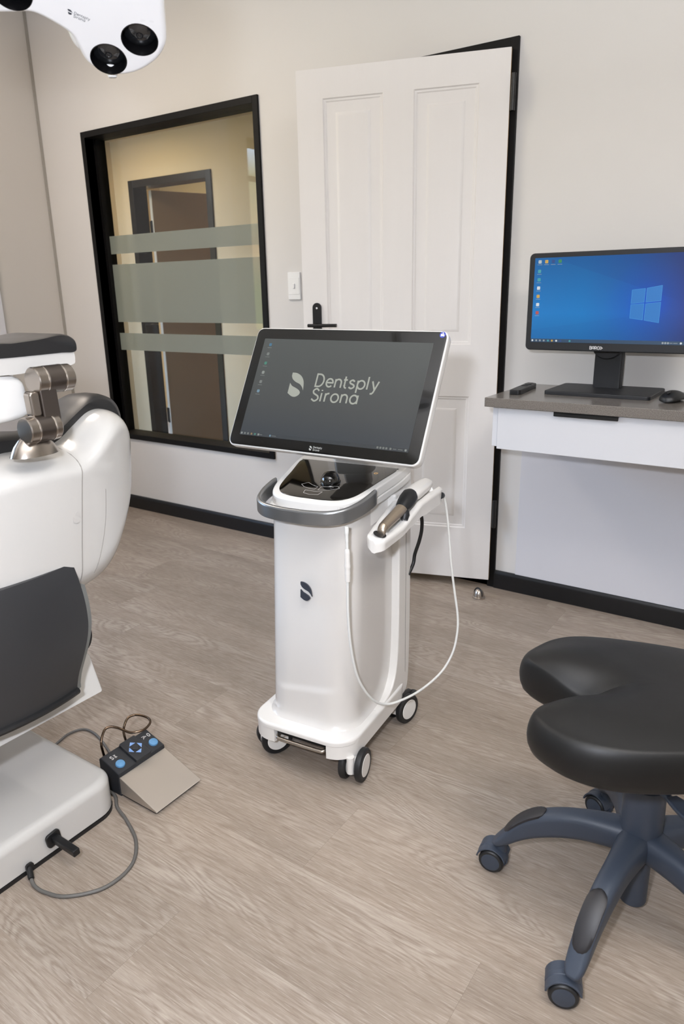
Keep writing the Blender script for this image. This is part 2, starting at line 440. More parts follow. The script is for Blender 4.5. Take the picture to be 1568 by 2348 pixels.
# ------------------------------------------------------------------ outer window on the left wall (behind the chair, seen in the inner glass)
m = MB(); y0, y1, z0, z1 = LWIN
for a, b, c, d in ((y0, y0 + .05, z0, z1), (y1 - .05, y1, z0, z1), (y0, y1, z0, z0 + .05), (y0, y1, z1 - .05, z1), (y0, y1, 2.075, 2.105), ((y0 + y1) / 2 - .02, (y0 + y1) / 2 + .02, z0, z1)):
    m.box(XL - .11, XL - .05, a, b, c, d, b=.003)
w2 = struct(m.build('window_2', pbr('window_grey', '6f6a66', rough=.5)))
MB().box(XL - .083, XL - .077, y0 + .04, y1 - .04, z0 + .04, z1 - .04).build('glass_pane', GLASS, w2, wn=False)

# ------------------------------------------------------------------ light switch, door stop, floor fleck
t = thing('light_switch', 'white light switch plate on the wall beside the open door', 'light switch', (-2.153, D, 1.272))
SM = Matrix(((1, 0, 0, 0), (0, 0, -1, 0), (0, 1, 0, 0), (0, 0, 0, 1)))
MB().prism(rrect(.072, .122, .004, 4), 0, .009, b=.003, b0=0).build('plate', SWW, t, M=SM)
MB().prism(rrect(.062, .075, .003, 4), .009, .0105, b=.001, b0=0).build('face_plate', SWW, t, M=SM)
MB().prism(rrect(.011, .023, .004, 4), .0105, .0165, b=.003, b0=0, M=T(.002, .0, 0)).build('toggle', SWW, t, M=SM)
t = thing('door_stop', 'small steel half-dome door stop on the floor by the door', 'door stop', (-1.119, 2.61, 0), -25)
MB().lathe([(0, .0), (.026, 0), (.026, .005), (.022, .007), (0, .0072)], 28).build('base', STEEL, t)
prof = [(.0215 * cos(radians(a)), .006 + .034 * sin(radians(a)) ** .9) for a in range(0, 91, 9)]
MB().lathe(prof + [(0, .0395)], 28).build('dome', STEEL, t)
MB().tube([(.0225 * cos(radians(a)) - .004, 0.0, .006 + .0345 * sin(radians(a))) for a in range(8, 173, 8)], .0042, 8).build('rubber_band', BLKP, t)
# under-desk board
pb = MB().box(-1.018, 1.6, D - .008, D, .078, .66, b=.001).build('wall_panel', WHITEB)
tag(pb, 'smooth white board fixed low on the wall under the desk', 'wall panel')
# ------------------------------------------------------------------ lettering: monoline stroke alphabet (cap height 1)
def arc(cx, cy, rx, ry, a0, a1, n=14): return [(cx + rx * cos(radians(a0 + (a1 - a0) * i / n)), cy + ry * sin(radians(a0 + (a1 - a0) * i / n))) for i in range(n + 1)]
GL = {
 'D': (.74, [[(0, 0), (0, 1), (.25, 1)] + arc(.25, .5, .42, .5, 90, -90)[1:] + [(0, 0)]]),
 'e': (.66, [[(.03, .36), (.60, .36)] + arc(.32, .35, .29, .33, 3, 318)]),
 'n': (.62, [[(0, 0), (0, .68)], [(0, .34)] + arc(.26, .40, .26, .27, 170, 0) + [(.52, 0)]]),
 't': (.27, [[(.05, .93), (.05, .2)] + arc(.23, .2, .18, .19, 180, 275), [(-.08, .66), (.24, .66)]]),
 's': (.56, [cat2([(.44, .56), (.26, .67), (.06, .56), (.10, .42), (.26, .35), (.42, .27), (.45, .12), (.24, 0), (.02, .1)], 5)]),
 'p': (.70, [[(0, -.32), (0, .66)], arc(.31, .34, .31, .33, 0, 360, 24)]),
 'l': (.20, [[(0, 0), (0, 1)]]),
 'y': (.60, [[(0, .67), (.27, .02)], [(.54, .67), (.22, -.2), (.12, -.31), (-.02, -.31)]]),
 'S': (.66, [cat2([(.54, .84), (.30, 1.0), (.05, .84), (.10, .63), (.30, .52), (.52, .40), (.57, .18), (.30, 0), (.0, .16)], 6)]),
 'i': (.20, [[(0, 0), (0, .68)], [(-.005, .84), (-.005, .94)]]),
 'r': (.38, [[(0, 0), (0, .68)], [(0, .36)] + arc(.26, .40, .26, .27, 170, 78)]),
 'o': (.72, [arc(.32, .34, .32, .33, 0, 360, 24)]),
 'a': (.66, [arc(.31, .34, .31, .33, 0, 360, 24), [(.62, .68), (.62, 0)]]),
 'B': (.72, [[(0, 0), (0, 1), (.36, 1)] + arc(.36, .76, .22, .24, 90, -90)[1:] + [(0, .52)], [(.36, .52)] + arc(.36, .26, .25, .26, 90, -90) + [(0, 0)]]),
 'A': (.78, [[(0, 0), (0, .65)] + arc(.31, .65, .31, .35, 180, 0)[1:] + [(.62, 0)], [(0, .4), (.62, .4)]]),
 'R': (.76, [[(0, 0), (0, 1), (.36, 1)] + arc(.36, .72, .24, .28, 90, -90)[1:] + [(0, .44)], [(.3, .44), (.62, 0)]]),
 'C': (.74, [[(.6, 1)] + [(.4, 1)] + arc(.4, .5, .4, .5, 90, 270)[1:] + [(.6, 0)]]),
 'O': (.9, [arc(.42, .5, .42, .5, 0, 360, 24), arc(.42, .5, .12, .14, 0, 360, 12)]),
 '0': (.7, [arc(.28, .5, .28, .5, 0, 360, 24)]),
}
def word(m, txt, M, h, w=.115, gap=.16, t=.0003, shear=0.0):
    x = 0
    for ch in txt:
        adv, st = GL[ch]
        for s in st:
            m.strip([((x + a + shear * b) * h, b * h) for a, b in s], w * h, M=M, t=t)
        x += adv + gap
    return x * h
# twin leaf emblem, unit height, origin at its lower left
EA = cat2([(0, 1.0), (.22, .985), (.45, .87), (.61, .65), (.685, .29)], 6)[:-1] + cat2([(.685, .29), (.60, .42), (.46, .54), (.25, .62), (.08, .73), (.0, .86)], 6)
EB = cat2([(0, .57), (.13, .45), (.32, .375), (.49, .29), (.565, .19), (.52, .09), (.38, .01), (.20, .03), (0, .145)], 6)
def emblem(m, M, h, t=.0003):
    for p in (EA, EB):
        m.prism([(x * h, y * h) for x, y in p], 0, t, M=M)
# ------------------------------------------------------------------ intraoral scanner cart
GLOSSW = pbr('glossy_white_shell', 'd6d3cf', rough=.22, coat=.5, coat_r=.04, var=.008, vscale=2)
SATW = pbr('satin_white_shell', 'e6e4e0', rough=.3, coat=.2, coat_r=.1, var=.008, vscale=2)
SILV = pbr('silver_paint', '8f9193', rough=.33, metal=.85, var=.03, vscale=40)
BGLASS = pbr('black_glass', '070605', rough=.06, coat=.6, coat_r=.02, var=.02)
TYRE = pbr('grey_black_tyre', '17181a', rough=.5, var=.1, vscale=60)
NAVY = pbr('emblem_navy', '2c313c', rough=.4)
LINEW = pbr('printed_white_line', 'c9c7c4', rough=.5)
SEAMG = pbr('shell_gap', '8e8a86', rough=.6)
CM = T(-1.0638, 1.4263, 0) @ RZ(6.3)
cart = thing('scanner_cart', 'white wheeled dental scanner cart with tilted touchscreen in the middle of the room', 'scanner cart', M=CM)
# wheeled base
out = rrect(.314, .40, .068, 10, 0, .048)
low = []
for p in inset(ccw(out), .0012): low.append(p)
# notch in the front edge of the lower layer
fy = min(p[1] for p in low)
notch = [(-.072, fy), (-.060, fy + .045), (.078, fy + .045), (.092, fy)]
k = max(i for i, p in enumerate(low) if abs(p[1] - fy) < 1e-6 and p[0] < 0)
low = low[:k + 1] + notch + low[k + 1:]
m = MB(); m.prism(low, .080, .118, b=0, b0=0); m.prism(ccw(out), .1185, .134, b=.0075, b0=.001)
base = m.build('base_plate', SATW, cart, sharp=30)
m = MB(); m.box(-.07, .088, fy + .012, fy + .046, .1015, .1183); m.build('pull_recess', BLKP, cart, wn=False)
m = MB(); m.tube(catmull([(-.067, fy + .03, .100), (-.062, fy + .004, .098), (-.045, fy - .001, .0965), (.06, fy - .001, .0965), (.080, fy + .004, .098), (.084, fy + .03, .100)], 5), .0058, 12, flat=.8); m.build('pull_bar', STEEL, cart)
# column body: cross sections up the height, shallow scoop in the front face
def body_ring(z):
    t = min(1, max(0, (z - .156) / .526)); vf = -.104 + .036 * t; hw = .129
    fl = max(0, 1 - (z - .134) / .022); e = .010 * fl * fl
    pts = []
    R = .074; n = 10
    nf = 26
    x1 = hw - R
    for i in range(nf + 1):
        u = -x1 + 2 * x1 * i / nf + 0
        pts.append([u, vf])
    for i in range(1, n + 1):
        a = -pi / 2 + pi / 2 * i / n; pts.append([x1 + R * cos(a), vf + R + R * sin(a)])
    for i in range(1, 7): pts.append([hw, vf + R + (.2 - vf - R) * i / 6])
    for i in range(7): pts.append([-hw, .2 - (.2 - vf - R) * i / 6])
    for i in range(1, n): 
        a = pi + pi / 2 * i / n; pts.append([-x1 + R * cos(a), vf + R + R * sin(a)])
    for p in pts:
        # scoop
        u = p[0]
        if p[1] < vf + .03:
            zc = .235 + .012 * (u / .09)
            s = max(0, min(1, (z - zc + .012) / .022)); s = s * s * (3 - 2 * s)
            wv = max(0, min(1, (.100 - abs(u)) / .03)); wv = wv * wv * (3 - 2 * wv)
            p[1] += .0045 * s * wv
    cx, cy = 0, .05
    return [(p[0] + (p[0] - cx) / .13 * e, p[1] + (p[1] - cy) / .15 * e, z) for p in pts]
zs = [.1335, .136, .139, .143, .148, .156, .17, .19, .205] + [.212 + .004 * i for i in range(14)] + [.29, .34, .42, .5, .58, .65, .70, .74]
m = MB(); m.loft([body_ring(z) for z in zs]); m.build('column', GLOSSW, cart, sharp=50, wn=False)
# rear housing that sweeps up from the base
prof = cat2([(.03, .1345), (.085, .138), (.128, .152), (.152, .185), (.166, .24), (.173, .33), (.176, .5), (.178, .66), (.180, .765)], 6) + [(.180, .79), (.235, .79)] + cat2([(.247, .785), (.256, .76), (.258, .5), (.256, .3), (.250, .16), (.236, .10), (.20, .09)], 5) + [(.03, .119)]
m = MB(); m.prism(prof, -.1515, .1515, M=Matrix(((0, 0, 1, 0), (1, 0, 0, 0), (0, 1, 0, 0), (0, 0, 0, 1))), b=.005, b0=.005); m.build('rear_housing', SATW, cart, sharp=40)
m = MB(); m.box(.1510, .1524, .2205, .222, .16, .72); m.build('housing_seam', SEAMG, cart, wn=False)
# sloping deck: local (u, w, n)
DK = Matrix(((1, 0, 0, 0), (0, 1, 0, 0), (0, .18, 1, .7594), (0, 0, 0, 1)))
def deckout(k, w1, dw=0.0):
    P = cat2([(.152, w1), (.163, w1 - .012), (.1615, .153), (.1490, .079), (.1375, .015), (.1195, -.0309 - dw * .6), (.0975, -.0539 - dw), (.062, -.0655 - dw), (0, -.069 - dw)], 6)
    P = [(x + k, y) for x, y in P if x > 1e-6] + [(0, P[-1][1])]
    return ccw(P + [(-x, y) for x, y in reversed(P[:-1])])
m = MB()
m.prism(deckout(0, .232), -.026, 0, M=DK, b=.005, b0=.004)
m.prism(deckout(.001, .230, .026), -.046, -.0265, M=DK, b=.004, b0=.004)
m.prism(inset(deckout(0, .224), .014), -.10, -.045, M=DK)
m.build('deck', SATW, cart, sharp=40)
gl = cat2([(-.146, .168), (-.136, .1745), (0, .1745), (.136, .1745), (.146, .168), (.1475, .150), (.134, .09), (.124, .036), (.110, -.012), (.084, -.040), (.0425, -.0492), (0, -.0498), (-.0425, -.0492), (-.084, -.040), (-.110, -.012), (-.124, .036), (-.134, .09), (-.1475, .150)], 5, True)
dg = MB().prism(gl, -.002, .0014, M=DK, b=.0008, b0=0).build('control_panel', BGLASS, cart, sharp=50, wn=False)
m = MB()
for L in ([(-.0605, .0192), (-.0475, .0334), (-.0287, .0222), (-.0088, .0154), (-.0109, -.0007), (-.029, .002), (-.0457, .0071)], [(-.0002, .017), (.0257, .0238), (.042, .0317), (.0521, .0201), (.0301, .0051), (.0007, -.0014)], [(-.0322, -.0094), (-.008, -.011), (.0181, -.0091), (.0147, -.0275), (-.0084, -.0306), (-.0286, -.0256)]):
    m.strip(L + [L[0]], .0009, M=DK @ T(0, 0, .0014), t=.0001)
m.build('key_outline', LINEW, dg, wn=False)
AMB = emit('amber_power_led', 'f0b860', 1.0)
m = MB(); m.strip([(.1028 + .0048 * cos(radians(a)), .1309 + .0048 * sin(radians(a))) for a in range(115, 426, 15)], .0012, M=DK @ T(0, 0, .0014), t=.0001); m.strip([(.1028, .1315), (.1028, .1365)], .0012, M=DK @ T(0, 0, .0014), t=.0001); m.build('power_symbol', AMB, dg, wn=False)
BALL = pbr('trackball', '050505', rough=.04, coat=.8, coat_r=.01)
m = MB(); m.ellipsoid((0, 0, 0), .0250, .0250, .0250, nu=36, nv=24); tb = m.build('trackball', BALL, cart, M=DK @ T(.009, .049, .007))
m = MB(); m.lathe([(.0245, .0012), (.0278, .0024), (.0288, .0012)], 36, M=DK @ T(.009, .049, 0)); m.build('trackball_ring', BGLASS, cart)
# silver handle band round the front
hp = cat2([(.1485, .030), (.1475, .0), (.1415, -.042), (.124, -.086), (.090, -.112), (.04, -.1215), (0, -.1225)], 8)
hp = hp + [(-x, y) for x, y in reversed(hp[:-1])]
rings = []
for i, (x, y) in enumerate(hp):
    a = V3(hp[max(i - 1, 0)]); c = V3(hp[min(i + 1, len(hp) - 1)]); d = (c - a).normalized(); s = V3((-d.y, d.x)) * -1
    e = min(1, min(i, len(hp) - 1 - i) / 3); hh = .036 + .006 * max(0, (y + .12) / .16); top = .006
    ring = []
    for (q, n_) in rrect(.013 * (.75 + .25 * e), hh, .0055, 4):
        ring.append((x - d.y * 0 + s.x * q, y + s.y * q, top - hh / 2 + n_))
    rings.append(ring)
MB().loft(rings, M=DK).build('handle', SILV, cart, sharp=50)
# emblem on the column front
m = MB(); emblem(m, T(-.006, -.1075 + .0165, .490) @ RX(90) @ RX(-3.9) @ T(0, 0, 0), .049, .004); m.build('emblem', NAVY, cart, wn=False)
# casters
def caster(u, v, rot, brake=True):
    M0 = T(u, v, 0) @ RZ(rot); g = MB()
    g.prism(rrect(.026, .056, .012, 5), .026, .080, M=M0 @ T(0, .004, 0), b=.012, b0=.008)
    for a, b, r in (((0, -.022, .036), (0, -.022, .084), .0105), ((-.021, .008, .0455), (.021, .008, .0455), .010)):
        g.cyl(M0 @ V3(a), M0 @ V3(b), r, 16)
    cs = g.build('caster', SATW, cart)
    for s in (-1, 1):
        W = M0 @ T(s * .0225, .008, .0455) @ RY(90)
        m = MB(); m.lathe([(.030, -.0095), (.041, -.0095), (.0448, -.006), (.0455, 0), (.0448, .006), (.041, .0095), (.030, .0095), (.030, -.0095)], 40, M=W); m.build('wheel', TYRE, cs)
        m = MB(); m.lathe([(0, -.0105), (.0295, -.0105), (.0325, -.008), (.0325, .008), (.0295, .0105), (0, .0105)], 40, M=W); m.build('wheel_disc', SATW, cs)
    if brake:
        m = MB(); m.prism(rrect(.022, .034, .008, 4), 0, .006, M=M0 @ T(0, .062, .066) @ RX(-16), b=.0025); m.box(-.009, .009, .0, .052, .078, .083, b=.002, M=M0); m.build('brake_lever', BLKP, cs)
caster(.143, -.100, 6); caster(-.126, -.085, -38, False); caster(.140, .208, -16); caster(-.135, .208, 20)
# touchscreen monitor on the cart
MEX = V3((.998, .066, -.006)); MEY = V3((-.027, .483, .875))
MM = CM.inverted() @ frame((-1.066, 1.499, 1.003), MEX, MEY)
WHITEBZ = pbr('monitor_white_rim', 'dcdad6', rough=.3, coat=.3, var=.01)
m = MB(); m.prism(rrect(.568, .342, .020, 6, .0005, .001), -.030, -.0008, M=MM, b=.004, b0=.012)
m.prism(rrect(.40, .22, .03, 6), -.046, -.029, M=MM, b=0, b0=.012); mon = m.build('monitor', WHITEBZ, cart, sharp=40)
BEZ = pbr('black_bezel_glass', '0a0a0a', rough=.10, coat=.4, coat_r=.03)
MB().prism(rrect(.560, .334, .017, 6, .0005, .001), -.002, .0006, M=MM, b=.0004, b0=0).build('bezel', BEZ, mon, sharp=50, wn=False)
def screen_grey():
    k = N('dim_screen'); co = k.n('TexCoord').outputs['Generated']
    s = k.n('SeparateXYZ'); k.set(s.inputs[0], co)
    b = k.n('BsdfPrincipled'); b.inputs['Base Color'].default_value = (.012, .012, .012, 1); b.inputs['Roughness'].default_value = .17; b.inputs['Specular IOR Level'].default_value = .6
    em = k.ramp(s.outputs['Y'], [(0, srgb('333a42')), (.35, srgb('454849')), (1, srgb('505453'))])
    k.set(b.inputs['Emission Color'], em); b.inputs['Emission Strength'].default_value = .85
    return k.surf(b.outputs[0])
sm = MB(); sm.box(-.2505, .2505, -.1385, .1385, .0004, .0012, M=None); scr = sm.build('screen', screen_grey(), mon, wn=False)
scr.matrix_local = MM
LOGO = emit('screen_logo', 'a9aca2', .95, rough=.2)
m = MB(); emblem(m, T(-.131, -.0227, .0012), .0672, .0002); lg = m.build('screen_emblem', LOGO, mon, wn=False); lg.matrix_local = MM
m = MB()
word(m, 'Dentsply', T(-.0515, .0105, .0012), .0334, .13, .165, .0002); word(m, 'Sirona', T(-.0535, -.0292, .0012), .0334, .13, .165, .0002)
lg = m.build('screen_logo', LOGO, mon, wn=False); lg.matrix_local = MM
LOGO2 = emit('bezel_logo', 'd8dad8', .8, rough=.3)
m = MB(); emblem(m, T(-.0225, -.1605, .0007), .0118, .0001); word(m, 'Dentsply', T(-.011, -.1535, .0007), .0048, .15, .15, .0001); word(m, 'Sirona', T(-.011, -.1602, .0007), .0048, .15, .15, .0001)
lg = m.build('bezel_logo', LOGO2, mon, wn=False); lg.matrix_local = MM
# desktop icons and taskbar of the touchscreen
IC = [emit('icon_%s' % n_, c, .6, rough=.3) for n_, c in (('blue', '4a86a8'), ('grey', '8d938f'), ('green', '4f9a86'), ('pale', 'a9b0aa'), ('grey2', '8f9490'), ('bluewhite', '86a9bd'), ('bar', '3b4147'), ('orange', 'a88a5a'))]
def flat(name, polys, mat, M, parent, z=.0012, t=.0002):
    m = MB()
    for p in polys: m.prism(p, z, z + t)
    o = m.build(name, mat, parent, wn=False); o.matrix_local = M; return o
for i in range(6):
    y = .121 - i * .0268; x = -.227
    flat('screen_icon', [rrect(.0085, .0085, .002, 2, x, y)], IC[i], MM, mon)
    flat('icon_caption', [rrect(.014, .0012, .0003, 1, x, y - .009)], IC[4], MM, mon)
flat('taskbar', [rrect(.500, .0095, .0002, 1, 0, -.1337)], IC[6], MM, mon, .0011)
for i, (x, c) in enumerate(((-.2445, 3), (-.234, 4), (-.2235, 4), (-.212, 7), (-.2005, 2), (-.189, 3), (-.151, 5), (.168, 4), (.176, 4), (.184, 4), (.192, 4), (.203, 4), (.243, 3))):
    flat('taskbar_icon', [rrect(.0052, .0052, .001, 2, x, -.1337)], IC[c], MM, mon, .0013)
for x, w in ((-.181, .008), (-.139, .014), (.214, .009), (.229, .012)): flat('taskbar_text', [rrect(w, .0014, .0003, 1, x, -.1337)], IC[4], MM, mon, .0013)
STB = pbr('sticker_blue', '2f3f9c', rough=.5); STW = pbr('sticker_white', 'e8e8f0', rough=.5)
flat('sticker', [circ(.0078, 28, .2688, .1605)], STB, MM, mon, .0007, .0002)
flat('sticker_figure', [circ(.0017, 16, .2692, .1650), [(.2640, .1625), (.2670, .1632), (.2688, .1615), (.2715, .1630), (.2738, .1600), (.2732, .1562), (.2690, .1572), (.2645, .1562)]], STW, MM, mon, .00095, .0002)
# neck under the monitor
m = MB(); m.prism(rrect(.12, .05, .018, 5, 0, .205), .775, .83, b=.006); m.prism(rrect(.085, .035, .012, 5, 0, .215), .82, .96, b=.006); m.cyl((-.055, .205, .93), (.055, .205, .93), .018, 20, b=.003)
m.box(-.05, .05, .10, .215, .905, .955, b=.008); m.build('monitor_neck', SATW, cart)
# scanner cradle tray on the right side
def lerp(L, t):
    for i in range(len(L) - 1):
        if t <= L[i + 1][0]:
            a, b = L[i], L[i + 1]; k = (t - a[0]) / (b[0] - a[0]); k = max(0, min(1, k)); k = k * k * (3 - 2 * k) * .5 + k * .5
            return [p + (q - p) * k for p, q in zip(a[1:], b[1:])]
    return list(L[-1][1:])
EDGE = [(-.064, .178, .672, .196, .667), (-.060, .170, .675, .206, .669), (-.050, .163, .680, .2135, .671), (0, .159, .690, .217, .674), (.045, .157, .702, .222, .679), (.093, .155, .714, .228, .699), (.142, .155, .726, .233, .717), (.20, .162, .740, .2385, .723), (.255, .174, .744, .241, .725), (.270, .180, .743, .238, .724)]
rings = []
N_ = 60
for i in range(N_ + 1):
    v = -.064 + .334 * i / N_; ul, zl, ur, zr = lerp(EDGE, v)
    w = ur - ul; mid = (ul + ur) / 2
    d = .019 * max(0, min(1, (v + .012) / .03)) 
    if v > .115: d = .019 - .013 * min(1, (v - .115) / .03)
    if v > .228: d = .006 + .018 * min(1, (v - .238) / .008)
    th = .027 + .016 * max(0, min(1, (v - .05) / .12))
    P = []
    def pt(f, dz): P.append((ul + w * f, v, zl + (zr - zl) * f + dz))
    pt(.02, -.003); pt(.06, -.0005); pt(.17, 0); pt(.205, -.0012); pt(.25, -d * .75); pt(.33, -d); pt(.5, -d); pt(.67, -d); pt(.75, -d * .75); pt(.795, -.0012); pt(.83, 0); pt(.94, -.0005); pt(.98, -.003)
    pt(1, -.008); pt(.985, -.012); pt(.96, -th); pt(.7, -th - .004); pt(.3, -th - .004); pt(.04, -th); pt(.015, -.012); pt(0, -.008)
    rings.append(P)
MB().loft(rings).build('cradle', SATW, cart, sharp=55, wn=False)
MB().box(.125, .165, .12, .20, .69, .735, b=.008).build('cradle_bracket', SATW, cart)
m = MB(); m.prism(circ(1, 28), 0, .0006, M=frame((.1925, -.037, .6790), (.9, .1, -.28), (0, 1, .08)) @ Matrix.Diagonal((.0165, .0145, 1, 1))); m.build('tip_socket', BLKP, cart, wn=False)
MB().tube([(.236, .262, .705), (.236, .274, .702), (.2355, .283, .699)], [.010, .0085, .006], 14).build('strain_relief', BLKP, cart)
# the scanner lying in the cradle
SLV = pbr('scanner_sleeve_steel', 'bcaf9f', rough=.34, metal=1, var=.05, vscale=50)
RUB = pbr('scanner_black_collar', '17191c', rough=.45, var=.05)
sw = thing('intraoral_scanner', 'handheld scanner with metal sleeve and black collar lying in the cart cradle', 'scanner', M=CM)
A = V3((.194, -.020, .6925)); B = V3((.203, .066, .715)); Cc = V3((.206, .118, .738)); E_ = V3((.212, .235, .744))
ax = (B - A).normalized()
m = MB(); m.tube([A - ax * .0, A + (B - A) * .2, A + (B - A) * .6, B, B + ax * .012], [.0125, .0130, .0142, .0154, .0158], 28); m.build('sleeve', SLV, sw, sharp=60)
tipf = frame(A - ax * .004, (1, 0, 0), ax)
m = MB(); m.loft([[tuple(tipf @ V3((x * s, y0, z * s + dz))) for x, z in circ(.0120, 20)] for s, y0, dz in ((1.0, .006, 0), (.98, -.002, -.002), (.92, -.010, -.008), (.80, -.014, -.016))]); m.build('tip', SLV, sw, sharp=50)
cd = (Cc - B).normalized()
m = MB(); m.tube([B + ax * .004, B + (Cc - B) * .15, B + (Cc - B) * .4, B + (Cc - B) * .7, Cc, Cc + cd * .010], [.0162, .0178, .0205, .0222, .0215, .016], 24); 
m.tube([B + V3((.004, .008, -.004)), B + V3((.010, .004, -.016)), B + V3((.011, -.004, -.026))], [.014, .012, .009], 16); m.build('collar', RUB, sw, sharp=50)
m = MB(); dd = (E_ - Cc).normalized()
fm = frame(Cc, (1, 0, -.3), dd)
secs = []
for t_, w_, h_ in ((-.004, .020, .018), (.004, .036, .030), (.03, .043, .033), (.08, .040, .030), (.112, .034, .026), (.122, .024, .018)):
    secs.append([tuple(fm @ V3((x, t_, z))) for x, z in rrect(w_, h_, min(w_, h_) * .42, 5)])
m.loft(secs); m.build('body', SATW, sw, sharp=60, wn=False)
# white scanner cable with its in-line plug
WC = pbr('white_cable', 'dfe0dd', rough=.4, var=.01)
cb = thing('scanner_cable', 'long white scanner cable looping from the cart cradle to the handle', 'cable', M=CM)
cp = catmull([(.2355, .280, .701), (.2385, .290, .685), (.243, .295, .651), (.251, .295, .591), (.262, .290, .502), (.275, .285, .426), (.291, .275, .351), (.296, .262, .303), (.292, .240, .249), (.274, .200, .202), (.246, .130, .178), (.217, .060, .174), (.187, .010, .178), (.169, -.040, .218), (.151, -.080, .292), (.142, -.100, .384), (.139, -.108, .483), (.140, -.109, .575)], 8)
MB().tube(cp, .0034, 10).build('cord', WC, cb, sharp=60, wn=False)
m = MB(); m.lathe([(.003, 0), (.0062, .002), (.0068, .012), (.0068, .020), (.0072, .0215), (.0072, .027), (.0068, .0285), (.0068, .036), (.0078, .038), (.0078, .044), (.0070, .046), (.0070, .052), (.0068, .054), (.0068, .074), (.0060, .083), (.0035, .086)], 24, M=T(.140, -.109, .571)); m.build('plug', SATW, cb, sharp=40)
MB().tube(catmull([(.140, -.109, .652), (.1395, -.108, .672), (.1385, -.107, .692), (.137, -.104, .712)], 6), [.0034] * 7 + [.0042] * 6 + [.0055] * 6, 12).build('cord_end', WC, cb, sharp=60, wn=False)
pc = MB().tube(catmull([(.176, .245, .66), (.181, .262, .635), (.179, .270, .598), (.170, .275, .559), (.157, .275, .517), (.155, .268, .489), (.150, .245, .462)], 8), .0052, 10).build('power_cable', BLKP, None, M=CM, sharp=60, wn=False)
tag(pc, 'black cable hanging at the back of the white scanner cart', 'cable')
# ------------------------------------------------------------------ dental treatment chair (seen from behind)
UPH = pbr('black_upholstery', '1d1d1e', rough=.38, var=.06, vscale=20, bump=.08, bscale=900)
COVG = pbr('dark_grey_cover', '2b2c2e', rough=.42, var=.05, vscale=8)
RIMG = pbr('grey_cover_rim', '6f716f', rough=.4)
STEEL2 = pbr('satin_steel_joint', 'a39b93', rough=.26, metal=1, var=.05, vscale=25)
STEELD = pbr('dark_steel_band', '6f6863', rough=.33, metal=1, var=.05, vscale=25)
CHAIRW = pbr('chair_white_shell', 'c9c7c3', rough=.2, coat=.5, coat_r=.04, var=.008, vscale=2)
CL = V3((-1.7, .6, 0))
chair = thing('dental_chair', 'white dental treatment chair with black upholstery seen from behind at the left', 'dental chair', CL)
LC = T(*(-CL))
YC = .79
# base on the floor
bo = rrect(1.1, .66, .06, 8, -1.347 - .55, .93 - .33)
m = MB(); m.prism(bo, .010, .102, b=.022, b0=.002, seg=6); m.build('base', CHAIRW, chair, M=LC, sharp=45)
MB().prism(inset(ccw(bo), -.0015), 0, .0098).build('base_gasket', BLKP, chair, M=LC)
MB().prism(rrect(.22, .26, .05, 6, -2.0, .58), .10, .38).build('lift_column', SATW, chair, M=LC)
# white tray under the seat
m = MB(); m.prism([(-1.352, .338), (-1.385, .425), (-1.45, .445), (-2.05, .46), (-2.05, .365)], -.925, -.28, M=Matrix(((1, 0, 0, 0), (0, 0, -1, 0), (0, 1, 0, 0), (0, 0, 0, 1))), b=.008, b0=.008)
m.build('seat_shell', CHAIRW, chair, M=LC, sharp=40)
# seat and leg rest running away from the camera
m = MB(); m.prism(rrect(1.15, .52, .12, 8, -2.05, YC - .03), .462, .56, b=.04, b0=.02); m.build('seat', UPH, chair, M=LC)
# backrest shell: pillow-shaped, outline in y (from the chair's centre line) and z
OUTR = [(0, .948), (.05, .944), (.092, .939), (.127, .949), (.165, .975), (.203, .999), (.236, 1.003), (.266, .988), (.285, .952), (.291, .878), (.285, .815), (.268, .743), (.232, .676), (.185, .622), (.12, .600), (0, .592)]
h_ = cat2(OUTR, 6); OUT = ccw(h_ + [(-x, y) for x, y in reversed(h_[1:-1])])
def pillow(poly, c, secs, lean=.10):
    """secs: (scale, x) from the far rim over the edge to the middle"""
    rings = []
    for s, x in secs:
        rings.append([(x + (q[1] - .8) * lean, YC + c[0] + (q[0] - c[0]) * s, c[1] + (q[1] - c[1]) * s) for q in poly])
    return rings
def smooth01(t): t = max(0, min(1, t)); return t * t * (3 - 2 * t)
TOPC = [(0, .945), (.05, .943), (.092, .940), (.127, .949), (.165, .975), (.203, .999), (.236, 1.003), (.264, .992), (.286, .965), (.300, .925), (.3065, .880)]
BOTC = [(0, .594), (.12, .600), (.185, .622), (.232, .676), (.268, .730), (.292, .79), (.304, .84), (.3065, .872)]
def curve(L):
    P = cat2(L, 8)
    def f(y):
        y = min(abs(y), .3064)
        for i in range(len(P) - 1):
            if P[i][0] <= y <= P[i + 1][0]: return P[i][1] + (P[i + 1][1] - P[i][1]) * (y - P[i][0]) / max(1e-9, P[i + 1][0] - P[i][0])
        return P[-1][1]
    return f
ztop, zbot = curve(TOPC), curve(BOTC)
def round01(d, r): q = max(0, min(1, d / r)); return sqrt(max(0, 1 - (1 - q) ** 2))
def shell_x(dy, z):
    zt, zb = ztop(dy), zbot(dy)
    k = round01(zt - z, .045) * round01(z - zb, .09) * (1 - min(1, abs(dy) / .3067) ** 2.4) ** .55
    k2 = (1 - min(1, abs(dy) / .3067) ** 2.2) ** .5
    return -1.402 + .128 * (.55 * k + .45 * k2 * min(round01(zt - z, .045), round01(z - zb, .09))) + (z - .8) * .10
rings = []
NS = 72
